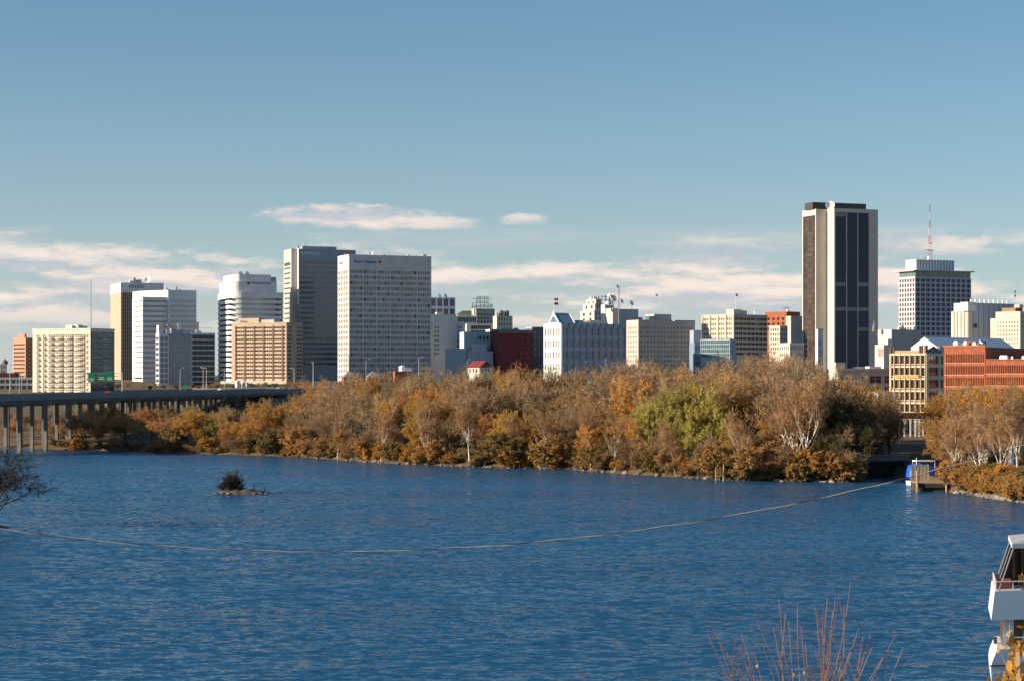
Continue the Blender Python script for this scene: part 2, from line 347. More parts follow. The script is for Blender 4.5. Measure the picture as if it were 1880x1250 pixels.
def gear(b, x0, x1, y0, y1, z, seed, n=6, m=None):
    rr = random.Random(seed); ms = [M_white, M_steel, M_grey, M_lgrey]
    for i in range(n):
        x = rr.uniform(x0, x1); y = rr.uniform(y0, y1); w = rr.uniform(.8, 2.6); h = rr.uniform(.6, 2.2)
        MB().box(-w / 2, w / 2, -w * .4, w * .4, 0, h).box(-w * .3, w * .3, -w * .25, w * .25, h, h * 1.2).build('rooftop_unit', m or ms[i % 4], b.root, (x, y, z))

# ---------------------------------------------------------------- the skyline, left to right
def salmon_tower():
    b = Bld('office_tower', 'salmon brick tower with dark window bands beside the balconied apartment block', 24, 47, 66, 622, 1300, 40)
    r = rows(9, b.zy(631), b.px(7.2), b.px(3.2))
    b.body(0, b.W, 0, b.D, 0, b.H, M_pink, (cols(2, 1, b.W - 1, .8), r, G_bronze), ([(1.2, b.D - 1.2)], r, G_bronze)); b.finish()
    b.box('penthouse', 2, b.W * .45, b.D * .3, b.D * .8, b.H, b.H + b.px(9), M_pink); b.parapet(0, b.W, 0, b.D, b.H, .8, m=M_pink)
def garage():
    b = Bld('parking_garage', 'dark open parking garage behind the left end of the highway bridge', None, -12, 62, 692, 1060, 4); b.D = 30
    z = b.H; mb = MB(); mb.box(0, b.W, 1.2, b.D, 0, z - 1.4); b.root.name = 'parking_garage'
    mb.build('wall', M_dgrey, b.root)
    for i in range(4): b.box('deck_edge', -.3, b.W + .3, 0, 1.1, z - 1.3 - i * 3.2, z - i * 3.2 - .1, M_bluegrey)
    for i in range(8): b.box('pillar', i * b.W / 7.3, i * b.W / 7.3 + .5, .25, 1.15, 0, z - 1.5, M_grey)
    g = Bld('domed_house', 'small yellow house with a dark dome above the parking garage', None, 0, 11, 668, 1250, 10); g.D = 8
    g.body(0, g.W, 0, g.D, 0, g.H, M_cream, (cols(2, .4, g.W - .4, .5), rows(2, g.H - 1, 3, 1.6), G_dark)); g.finish()
    MB().lathe((g.W * .75, 3, g.H), [(2.2, 0), (2.0, 1.2), (1.3, 2.3), (.3, 3), (.1, 4.5)], 12).build('dome', M_dgrey, g.root)
    f = Bld('low_brick_building', 'long low red roofed building behind the parking garage', None, -10, 28, 684, 1150, 6); f.D = 20
    f.body(0, f.W, 0, f.D, 0, f.H, M_dbrick, (cols(6, 1, f.W - 1, .5), rows(1, f.H - 1.5, 3, 1.5), G_dark)); f.finish()
def apartments():
    b = Bld('apartment_block', 'cream apartment block covered in rows of balconies, teal glass end wall', 60, 166, 210, 605, 1000, 63)
    H = b.H; pit = b.px(9.8); D, W = b.D, b.W; zt = b.zy(614)
    # left face runs from v=0 (back) to v=D (corner)
    pc = lambda p: D - b.vx(p)               # position along the face, from its far end
    bays = [(66, 74.5), (77.5, 85.5), (88, 99.5), (102, 116), (119, 133.5), (137, 153)]
    cs = [(pc(a + 1), pc(c)) for a, c in bays] + [(pc(159), pc(164.6))]
    rw = rows(12, zt, pit, pit * .62)
    fc = cols(5, .6, W - .6, .86)
    b.body(0, W, 0, D, 0, H, wallm('cream_render', (.68, .62, .51)), None, (cs, rw, glass('glass_flat', (.10, .085, .06), objvar=.5, tint=(.3, .25, .16)), (4, M_wpaint, 1)), dep=.5)
    # glazed end wall: panes stand in a dark frame just in front of the core
    ew = MB().box(.3, W - .2, -.25, -.004, 2, H - 1.2).build('curtain_wall_frame', mat('teal_frame', (.05, .10, .12), .5, .1), b.root)
    for (a, c) in rows(14, H - 1.5, pit, pit * .86):
        for (p, q) in fc: b.wins.append(((((p + q) / 2), -.28, (a + c) / 2), 0, round(q - p, 2), round(c - a, 2), G_teal, (3, M_dark, 0)))
    b.finish(300)
    for z0, z1 in rw:
        MB().box(W * .42, W * .66, -1.3, -.3, z0 - .5, z0 - .2).build('end_balcony', M_lgrey, b.root)
    # balconies: bowed slab with a white rail on every bay of every floor
    bm = {}
    for k, (a, c) in enumerate(bays):
        w = pc(c) - pc(a) ; mb = MB(); n = 6
        pts = [(-w / 2 + w * i / n, -1.5 * math.sin(math.pi * (i / n * .8 + .1)) ** .7) for i in range(n + 1)]
        mb.prism([(-w / 2, 0)] + pts + [(w / 2, 0)], -.25, 0, 0)
        for i in range(n):
            (xa, ya), (xb, yb) = pts[i], pts[i + 1]
            mb.quad((xa, ya, .95), (xb, yb, .95), (xb, yb, 1.12), (xa, ya, 1.12), 0); mb.quad((xa, ya, 0), (xb, yb, 0), (xb, yb, .42), (xa, ya, .42), 0)
            mb.box(xa - .04, xa + .04, ya - .03, ya + .03, 0, 1.1, 0)
        me = mb.mesh('balcony', wallm('balcony_white', (.74, .68, .55)))
        for z0, z1 in rw: link('balcony', me, b.root, (-.004, D - (pc(a) + pc(c)) / 2, z0 - .1), -math.pi / 2)
    for p in (100.8, 117.4, 135, 155.5): b.box('downpipe_recess', -.12, -.004, b.vx(p) - .45, b.vx(p) + .45, 1, H - 2.5, M_brown)
    b.parapet(0, W, 0, D, H, .7, m=wallm('cream_render', (.68, .62, .51)), over=.25)
    gear(b, 2, W * .5, D * .25, D * .55, H, 4, 7); b.box('stair_head', 3, 8, D * .3, D * .5, H, H + 2.6, M_cream)
    for dx in (0, .35): mast(b, 4 + dx, 3, H, H + b.px(95), r=.13)
def slit_tower():
    b = Bld('office_tower', 'tall tan tower with blank side wall, white crown and black vertical window slits', 203, 222, 300, 519, 1500, 21)
    z1 = b.zy(537); cw = b.px(3.8)
    cs = [(1.6 + cw * i, 1.6 + cw * i + cw * .52) for i in range(int((b.W - 3) / cw))]
    b.body(0, b.W, 0, b.D, 0, z1, M_tan, (cs[:9], rows(24, z1 - .4, b.px(7), b.px(5.9)), G_black)); b.finish(300)
    b.body(-.15, b.W + .15, -.15, b.D + .15, z1, b.H, M_white, ([(b.px(15) + b.px(3.6) * i, b.px(15) + b.px(3.6) * i + b.px(1.5)) for i in range(8)], [(z1 + b.px(8), z1 + b.px(14))], G_black), name='crown'); b.finish()
    b.box('roof_plant', b.ux(240), b.ux(262), 4, 10, b.H, b.H + b.px(4), M_grey); gear(b, b.ux(240), b.ux(262), 5, 9, b.H + b.px(4), 2, 5)
    mast(b, b.ux(240), 6, b.H, b.H + b.px(18), r=.2); mast(b, b.ux(281), 8, b.H, b.H + b.px(38), r=.22); dish(b, b.ux(272), 2, b.H + 2.4, 2.6, -.6)
    text('L', 'letter', b.px(7), M_navy, b.root, (-.2, b.D * .35, z1 + b.px(6)), -math.pi / 2)
def banded_white():
    b = Bld('office_tower', 'white banded office tower with a taller glass half, in front of the slit windowed tower', 243, 262, 360, 545, 1350, 21)
    x1 = b.ux(308); h2 = b.zy(532); r = rows(16, b.zy(551), b.px(9.4), b.px(3.6)); r2 = rows(17, b.zy(550), b.px(9.4), b.px(4.4))
    b.body(0, x1, 0, b.D, 0, b.H, M_white, ([(.5, x1 - .4)], r, G_blue, (14, M_steel, 0)), ([(b.D * .25, b.D - 1.2)], r, G_dark, (4, M_wpaint, 0)))
    b.body(x1 + .003, b.W, -1.2, b.D, 0, h2, wallm('pale_blue_panel', (.55, .62, .67), .04), ([(1.6, b.W - x1 - .3)], r2, G_pale, (16, M_steel, 0)), ([(b.D - .9, b.D + .9)], rows(9, b.zy(548), b.px(9.4), b.px(4)), G_dark)); b.finish()
    MB().prism([(.2, b.D), (x1 * .15, b.D * .55), (x1, .4), (x1, b.D)], b.H + .003, h2).build('sloping_crown', M_white, b.root)
    for i in range(15): b.box('spandrel_band', -.12, -.004, 1, b.D - .3, b.zy(556.5 + 9.4 * i), b.zy(552.8 + 9.4 * i), M_wpaint)
    gear(b, x1 + 1, b.W - 2, 3, b.D - 3, h2, 8, 6); b.box('low_wing', b.W + .003, b.W + 2.2, 1, b.D, 0, b.zy(590), M_lgrey)
def glass_block():
    b = Bld('office_building', 'blue glass office block with a white gridded corner and a dark navy right half', 286, 292, 395, 612, 1150, 21)
    xa, xb = b.ux(310), b.ux(352); H = b.H; pit = b.px(9.7)
    b.body(0, xa, 0, b.D, 0, H + b.px(1), M_white, (cols(2, .6, xa - .3, .72), rows(10, b.zy(618), pit, pit * .74), G_bronze, (2, M_wpaint, 1)), ([(.8, b.D - .8)], rows(10, b.zy(618), pit, pit * .6), G_dark))
    r = rows(10, b.zy(617), pit, pit * .9)
    b.body(xa + .003, xb, .4, b.D, 0, H, M_bluegrey, (cols(6, .1, xb - xa - .1, .96), r, G_blue, (2, M_steel, 0)), dep=.15)
    b.body(xb + .003, b.W, .4, b.D, 0, H + .5, M_white, (cols(4, .3, b.W - xb - .2, .995), rows(10, b.zy(614), pit, pit * .82), G_navy, (2, M_dark, 0)), dep=.3); b.finish()
    b.box('stair_tower', -.1, b.ux(300), .5, 7, H + b.px(1) + .003, b.zy(597), M_white); b.box('plant_room', b.ux(318), b.ux(338), 3, 10, H, b.zy(603), M_grey); b.box('screen_wall', b.ux(327), b.ux(334), .9, 1.3, H + 2, b.zy(592), M_wpaint)
    b.box('ledge', b.ux(308), b.ux(331), 2, 2.9, b.zy(599), b.zy(596), M_cream)
    for i in range(9): MB().tube((xb + 1 + i * 1.5, 1.5, H + .5), (xb + 1 + i * 1.5, 1.5, H + 3.2), .07, n=4).build('rail_post', M_steel, b.root)
    b.box('rail', xb + .6, b.W - 1, 1.42, 1.58, H + 3.2, H + 3.4, M_steel); gear(b, xa + 1, b.W - 3, 3, 12, H + .5, 6, 6)
def rounded_white():
    b = Bld('office_tower', 'white banded tower with rounded corner, stepped top and dark sign', 400, 424, 520, 536, 1350, 21)
    W, D = b.W, b.D; r = min(D * .6, 9); pit = b.px(9.6)
    def fp(o, x0=0., y0=0., x1=W, y1=D, r=r):
        pts = [(x0 + o, y1 - o)]
        for i in range(9):
            t = math.pi + i / 8 * math.pi / 2; rr = max(.3, r - o); pts.append((x0 + r + rr * math.cos(t), y0 + r + rr * math.sin(t)))
        return pts + [(x1 - o, y0 + o), (x1 - o, y1 - o)]
    zs = [b.zy(547 + 9.6 * i) for i in range(17)]; top = b.H; zprev = top
    for i, z in enumerate(zs):
        if z < 3: break
        MB().prism(fp(0), z, zprev).build('spandrel', M_white, b.root)
        gl = MB().prism(fp(.45), z - pit * .40, z, top=False).build('window_band', G_pale if i < 9 else G_blue, b.root)
        for k in range(3): b.box('window', -.02 + .3, .44, 2.2 + k * (D - 8) / 3, 2.2 + (k + .82) * (D - 8) / 3, z - pit * .40, z - .004, G_dark)
        for px in (506, 510, 515.5): b.box('window', b.ux(px), b.ux(px + 3), .3, .44, z - pit * .40, z - .004, G_dark)
        zprev = z - pit * .40
    MB().prism(fp(0), 0, zprev).build('base_wall', M_white, b.root)
    MB().prism(fp(0, 1.2, 1.5, b.ux(509), D, 6), top + .003, b.zy(516)).build('upper_storey', M_white, b.root)
    MB().prism(fp(0, 3.6, 2.5, b.ux(499), D - 2, 4), b.zy(516) + .003, b.zy(503)).build('penthouse', M_white, b.root)
    b.box('glass_screen', b.ux(499) + .01, b.ux(509), 3, 4, b.zy(516) + .005, b.zy(507), G_pale)
    for x in (447, 459): dish(b, b.ux(x), 8, b.zy(503) + .8, 1.7, .4)
    x = b.ux(462); b.box('sign_emblem', b.ux(455), b.ux(459.6), 1.25, 1.48, b.zy(521.5), b.zy(516.8), M_navy)
    text('WACHOVIA', 'sign_lettering', b.px(6.2), M_navy, b.root, (x, 1.4, b.zy(521.2)), extrude=.1, font_scale_x=1.12)
def hotel():
    b = Bld('hotel', 'tan hotel slab with window bands, dark recessed bays and a rooftop name box', 425, 526, 555, 594, 1200, 62)
    H, D, W = b.H, b.D, b.W; pit = b.px(7.05); pc = lambda p: D - b.vx(p)
    edges = [433, 450, 467, 484.5, 501.5, 519]; cs = []
    for a, c in zip(edges, edges[1:]):
        x0, x1 = pc(a + 1.6), pc(c - 1.6); w = (x1 - x0) / 4
        cs += [(x0 + w * i + .05, x0 + w * (i + 1) - .12) for i in range(4)]
    r = rows(14, b.zy(599.5), pit, pit * .48)
    b.body(0, W, 0, D, 0, H, M_hotel, (cols(1, W * .05, W * .3, .9) + cols(2, W * .62, W * .98, .85), r, G_bronze), (cs + [(pc(521), pc(523.8))], r, G_bronze), dep=.45); b.finish(300)
    for e in edges: b.box('dark_bay_recess', -.25, -.004, b.vx(e) - .55, b.vx(e) + .55, 2, b.zy(598), M_brown)
    b.parapet(0, W, 0, D, H, .8, m=M_hotel, over=.2)
    b.box('name_box', 3, 9, b.vx(470), b.vx(432), H, b.zy(583), M_hotel); b.box('plant_room', 4, 10, b.vx(496), b.vx(470) - .05, H, b.zy(586), M_granite)
    text('Omni', 'sign_lettering', b.px(7.5), M_black, b.root, (2.95, b.vx(435), b.zy(591.5)), -math.pi / 2, .08, 1.0)
    b.box('podium', -6, W + 3, -4, D + 4, 0, b.zy(699), M_granite)
def dark_glass_tower():
    b = Bld('office_tower', 'tall grey glass tower with pale end pier and white lettering along its crown', 521, 535, 546, 457, 1400, 21)
    H, D = b.H, b.D; pit = b.px(9.25); r = rows(22, b.zy(481), b.px(9.25), b.px(3))
    b.body(0, b.W, 0, D, 0, H, M_granite, None, ([(D * .1, D * .86)], [(b.zy(487), b.zy(481))] + r[1:], G_dark, (5, M_granite, 0)))
    x0, x1 = b.W + .003, b.ux(653, -3.4); y0 = -3.4; x2 = b.ux(549.5, y0)
    r = rows(21, b.zy(480), pit, pit * .52)
    m = wallm('slate_panel', (.27, .31, .35), .05)
    b.body(x0, x1, y0, D + 6, 0, b.zy(457.5), m, ([(.9, x1 - x0 - .7)], r, glass('glass_mirror', (.03, .045, .06), rough=.05, refl=.9, objvar=.6), (24, M_dark, 0)), dep=.3); b.finish()
    b.box('sunlit_strip', x0 - .15, x0 - .004, y0 - .1, -.2, b.zy(560), b.zy(457), M_wpaint)  # white strip paints the sunlight on the glass block's left return
    b.box('penthouse', b.ux(557), b.ux(620), 3, D, b.zy(457.5), b.zy(451), M_bluegrey); gear(b, b.ux(552), b.ux(640), 0, D, b.zy(455), 12, 7)
    for px in (560, 574, 600): mast(b, b.ux(px), 5, b.zy(451), b.zy(443), r=.2)
    text('SUNTRUST', 'sign_lettering', b.px(8.3), M_wpaint, b.root, (b.ux(551.5, y0), y0 - .1, b.zy(468)), extrude=.1, font_scale_x=.92)
def big_pale():
    b = Bld('office_tower', 'broad pale office slab with a grid of blind filled windows and blue lettering', 620, 640, 792, 469, 1250, 22)
    H, D, W = b.H, b.D, b.W; pit = b.px(10.1); u = b.px(1)
    cs = []; bw = (W - 1.2) / 6
    for i in range(6):
        x = .7 + bw * i
        for a, w in ((.3, 5.2), (6.4, 2.9), (10.2, 2.9), (14, 2.9), (17.9, 5.2)): cs.append((x + a * bw / 24.6, x + (a + w) * bw / 24.6))
    r = rows(21, b.zy(496), pit, pit * .60)
    b.body(0, W, 0, D, 0, H, M_lgrey, (cs, r, lambda i: G_blind if (i * 7919) % 13 > 1 else G_bronze), (cols(4, .8, D - .8, .7), r, G_blind), dep=.4); b.finish(300)
    for i in range(7): b.box('pier', .35 + bw * i, .75 + bw * i, -.3, -.004, 1, H - .5, M_white)
    b.parapet(0, W, 0, D, H, .6, m=M_white)
    text('Bank of America', 'sign_lettering', u * 7.2, mat('sign_blue', (.01, .04, .38), .5), b.root, (b.ux(650.5), -.12, b.zy(482.5)), extrude=.1, font_scale_x=.93)
    x, z = b.ux(697), b.zy(480)
    lg = MB(); 
    for k in range(3):
        o = k * u * 1.6; lg.quad((x + o * .2 - u * 1.5 + k * u * 1.3, -.16, z), (x + k * u * 1.5, -.16, z - u * 2.7 + k * .2), (x + u * 1.1 + k * u * 1.5, -.16, z - u * 2 + k * .3), (x + k * u * 1.3 - u * .2, -.16, z + u * .8), 0)
    lg.quad((x - u * 3, -.15, z), (x + u * 1, -.15, z - u * 3), (x + u * 5.5, -.15, z), (x + u * 1, -.15, z + u * 3), 0)
    lg.build('sign_emblem', mat('sign_red', (.50, .03, .04), .5), b.root)
    text('Bank of', 'sign_lettering', u * 5, mat('sign_blue', (.01, .04, .38), .5), b.root, (-.1, D * .82, b.zy(482.5)), -math.pi / 2, .1, 1.6)
    for px, h in ((638, 5), (664, 6), (678, 17), (687, 6), (716, 5), (779, 7)): mast(b, b.ux(px), 6, H, H + b.px(h), r=.16)
    dish(b, b.ux(687), 6, H + 2, 1.4, -.5); gear(b, b.ux(655), b.ux(785), 4, D - 4, H, 15, 9)
def mid_cluster():
    b = Bld('office_tower', 'white tower with tall slotted crown rising behind the pale grey blank wall', None, 789, 836, 546, 1650, 12); b.D = 22
    u = b.px(1); c4 = [(b.ux(791.5 + 11.6 * i), b.ux(800 + 11.6 * i)) for i in range(4)]
    b.body(0, b.W, 0, b.D, 0, b.H, wallm('blue_white_panel', (.55, .62, .68), .04), (c4, [(b.zy(562), b.zy(548.5)), (b.zy(583), b.zy(567)), (b.zy(606), b.zy(588))], G_black, (4, M_wpaint, 0)), dep=1.2); b.finish()
    for px in (808, 819): dish(b, b.ux(px), 3, b.H + 1.3, 2.0, .7)
    b = Bld('blank_wall_building', 'pale grey building with a large blank wall and small paired windows', 785, 792, 852, 577, 1330, 15)
    b.body(0, b.ux(838), 0, b.D, 0, b.H, wallm('pale_blue_grey_wall', (.50, .53, .56), .05), ([(b.ux(798), b.ux(800.5)), (b.ux(803), b.ux(805.5))], rows(7, b.zy(599), b.px(8), b.px(4)), G_dark))
    b.body(b.ux(838) + .003, b.W, .8, b.D, 0, b.zy(590), wallm('pale_blue_grey_wall', (.50, .53, .56), .05), ([(1, 1.9), (2.8, 3.7)], rows(6, b.zy(598), b.px(8.4), b.px(5)), G_dark)); b.finish()
    b.box('lit_turret', -3, .5, -1, 4, 0, b.zy(588), M_cream); b.box('stair_head', b.ux(803), b.ux(812), 2, 7, b.H, b.zy(573), M_cream)
    b = Bld('banded_building', 'dark navy banded office block below the rooftop hotel sign', None, 838, 900, 580, 1500, 10); b.D = 25
    b.body(0, b.ux(876), 0, b.D, 0, b.H, M_bluegrey, ([(1, b.ux(876) - .5)], rows(3, b.zy(583), b.px(11), b.px(9)), G_navy, (9, M_grey, 0)))
    b.body(b.ux(854), b.W, -8, -.01, 0, b.zy(595), M_lgrey, ([(b.px(8), b.W - b.ux(854) - .6)], rows(2, b.zy(598), b.px(9), b.px(7)), G_navy, (9, M_grey, 0)), name='front_wing'); b.finish()
    h = Bld('old_hotel', 'old grey stone hotel with arched windows carrying a big roof sign seen from behind', 866, 874, 906, 569, 1600, 14)
    h.body(0, h.W, 0, h.D, 0, h.H, M_granite, (cols(5, .8, h.W - .8, .45), rows(4, h.zy(576), h.px(6.5), h.px(3.6)), G_dark), (cols(3, 1, h.D - 1, .4), rows(4, h.zy(576), h.px(6.5), h.px(3.6)), G_dark)); h.finish()
    h.parapet(0, h.W, 0, h.D, h.H, 1.0, m=M_granite, over=.4); h.box('chimney', -1.5, 1, 2, 5, h.H - 4, h.zy(566), M_cream); h.box('chimney', h.W - 1.5, h.W + 1.2, 1, 4, h.H - 5, h.zy(567), M_dark)
    u = h.px(1); m = mat('sign_steel', (.06, .07, .085), .6, .1)
    for t, pl, pr, py in (('HOTEL', 876, 898, 548.8), ('JOHN', 876, 898.5, 556.2), ('MARSHALL', 866, 907, 563.8)):
        o = text(t, 'sign_lettering', u * 7.2, m, h.root, (0, 0, 0), math.pi, .12)
        w = max(v.co.x for v in o.data.vertices); sc = (h.ux(pr) - h.ux(pl)) / w; o.scale = (sc, 1, 1); o.location = (h.ux(pr), 3, h.zy(py))
    fr = MB()
    for py in (549.4, 556.8, 564.4): fr.box(h.ux(868), h.ux(905), 3.15, 3.35, h.zy(py), h.zy(py) + .3)
    for px in (870, 877, 884, 891, 898, 904): fr.tube((h.ux(px), 3.4, h.H), (h.ux(px), 3.4, h.zy(544 if 875 < px < 900 else 558)), .14, n=4); fr.tube((h.ux(px), 8, h.H), (h.ux(px), 3.4, h.zy(556)), .12, n=4)
    fr.build('sign_frame', m, h.root)
    g = Bld('gabled_hall', 'olive roofed building left of the old stone hotel', None, 840, 872, 578, 1620, 12); g.D = 18
    g.body(0, g.W, 0, g.D, 0, g.H, M_cream, (cols(5, 1, g.W - 1, .4), rows(2, g.H - 1, 3.5, 2), G_dark)); g.finish()
    MB().prism([(0, 0), (g.W, 0), (g.W, g.D), (0, g.D)], g.H + .003, g.zy(570), pts2=[(6, g.D * .5), (g.W - 1, g.D * .5), (g.W - 1, g.D * .55), (6, g.D * .55)]).build('roof', mat('olive_roof', (.13, .12, .06), .8, .2), g.root)
    c = Bld('cream_rooftop_block', 'cream block with two dark water tanks right of the old stone hotel', 905, 912, 941, 580, 1560, 14)
    c.body(0, c.W, 0, c.D, 0, c.H, M_cream, (cols(5, 1, c.W - 1, .4), rows(3, c.H - 1.5, 4, 2.2), G_dark)); c.finish()
    for px in (923, 933): MB().lathe((c.ux(px), 5, c.H), [(0, 0), (2.1, 0), (2.1, 3.6), (1.2, 4.4), (.05, 4.6)], 12).build('water_tank', M_dgrey, c.root)
    c.box('chimney', c.ux(912.5), c.ux(915), 2, 3.5, c.H, c.zy(574), M_cream); c.box('chimney', c.ux(917), c.ux(920), 2, 3.5, c.H, c.zy(575), M_pink)
    b = Bld('red_brick_building', 'dark red brick block with scattered white windows behind bare trees', 900, 916, 978, 608, 1280, 15)
    b.body(0, b.W, 0, b.D, 0, b.H, M_dbrick, (cols(5, 1, b.W - 1, .16), rows(5, b.zy(617), b.px(9.5), b.px(4.2)), glass('glass_lit_mix', (.08, .07, .08), objvar=.6, tint=(.6, .6, .55)))); b.finish(); b.box('cornice', -.3, b.W + .3, -.35, -.004, b.zy(611.5), b.H - .1, M_dgrey)
    b.parapet(0, b.W, 0, b.D, b.H, .9, m=M_dgrey); gear(b, 2, b.W - 2, 3, 10, b.H, 5, 6); b.box('red_vent', b.ux(948), b.ux(952), 2, 4, b.H, b.H + 2, M_red)
    b = Bld('grey_arcade_building', 'dark grey building with arched attic windows beside the white office', None, 977, 1003, 602, 1330, 14); b.D = 18
    b.body(0, b.W, 0, b.D, 0, b.H, M_dgrey, (cols(3, .6, b.W - .6, .55), rows(5, b.zy(607), b.px(10), b.px(6)), glass('glass_greyblue', (.09, .11, .14)), (2, M_grey, 1))); b.finish(); b.parapet(0, b.W, 0, b.D, b.H, .7, m=M_grey)
    b = Bld('stepped_building', 'pale blue grey stepped low building with loading bays, right of the blank wall', None, 852, 916, 609, 1300, 10); b.D = 20
    m = wallm('pale_teal_wall', (.42, .50, .53), .05)
    b.body(0, b.ux(900), 0, b.D, 0, b.H, m, ([(b.ux(880 + 6.4 * i), b.ux(884 + 6.4 * i)) for i in range(3)], [(b.zy(624), b.zy(617))], G_dark)); b.body(b.ux(900) + .003, b.W, -2, b.D, 0, b.zy(604), m, (cols(3, .5, b.W - b.ux(900) - .5, .5), rows(3, b.zy(608), b.px(7), b.px(3)), G_dark)); b.finish()
    b.box('front_block', b.ux(866), b.ux(890), -9, -.01, 0, b.zy(632), M_lgrey); b.box('front_block', b.ux(853), b.ux(899), -14, -9.01, 0, b.zy(645), wallm('pale_blue_wall', (.40, .48, .54), .05)); b.box('front_block', b.ux(816), b.ux(852), -12, -5, 0, b.zy(640), wallm('pale_blue_wall', (.40, .48, .54), .05))
    MB().lathe((b.ux(873), -1, b.zy(622)), [(0, 0), (1.3, .3), (1.6, 1.8), (1.2, 3.2), (0, 3.6)], 10).build('water_tank', M_cream, b.root)
    b = Bld('red_roof_hall', 'low cream hall with a dark red gabled roof above the trees', 858, 880, 903, 674, 1120, 40)
    b.body(0, b.W, 0, b.D, 0, b.H, M_cream, (cols(3, .8, b.W - .8, .4), rows(1, b.H - .8, 3, 2), G_dark), (cols(3, .8, b.D - .8, .4), rows(1, b.H - .8, 3, 2), G_dark)); b.finish()
    mb = MB(); o = .6; zt = b.zy(662); mb.quad((-o, -o, b.H), (-o, b.D + o, b.H - .1), (b.W / 2, b.D + o, zt), (b.W / 2, -o, zt)); mb.quad((b.W + o, -o, b.H), (b.W + o, b.D + o, b.H - .1), (b.W / 2, b.D + o, zt), (b.W / 2, -o, zt)); mb.tri((0, 0, b.H), (b.W, 0, b.H), (b.W / 2, 0, zt - .2)); mb.build('roof', M_redroof, b.root)
    for px, Y, c_, lab in ((642, 1050, M_brick, 'little brick pavilion with a grey pyramid roof in front of the broad pale slab'), (686, 1060, M_pink, 'small salmon brick house with a pointed roof in front of the broad pale slab'), (742, 1075, M_brick, 'low brick building with a white roof tank in front of the broad pale slab')):
        w = 11 if px != 742 else 17; k = Bld('small_house', lab, None, px - w, px + w, 692 if px != 742 else 681, Y, 12, 'house'); k.D = 7
        k.body(0, k.W, 0, k.D, 0, k.H, c_, (cols(3, .5, k.W - .5, .4), rows(1, k.H - .6, 3, 1.3), G_dark)); k.finish()
        if px == 742: MB().lathe((k.W * .45, 3, k.H), [(0, 0), (2, 0), (2, 2.6), (.4, 3.2)], 10).build('roof_tank', M_wpaint, k.root); k.box('roof_tank_house', k.W * .5, k.W * .95, 1, 5, k.H, k.H + 2, M_wpaint)
        else: MB().prism([(-.4, -.4), (k.W + .4, -.4), (k.W + .4, k.D + .4), (-.4, k.D + .4)], k.H + .003, k.H + 3.2, pts2=[(k.W * .45, 3), (k.W * .55, 3), (k.W * .55, 4), (k.W * .45, 4)]).build('roof', M_steel, k.root)
def flag(b, x, y, z, m2, name='flag'):
    mb = MB(); n = 6
    for i in range(n):
        a, c = i / n * 2.6, (i + 1) / n * 2.6; f = lambda t: .25 * math.sin(t * 3.2)
        for k, (z0, z1) in enumerate(((0, .55), (.55, 1.1), (1.1, 1.6))): mb.quad((x + a, y + f(a), z + z0), (x + c, y + f(c), z + z0), (x + c, y + f(c), z + z1), (x + a, y + f(a), z + z1), k % 2)
    return mb.build(name, [M_red, m2], b.root)
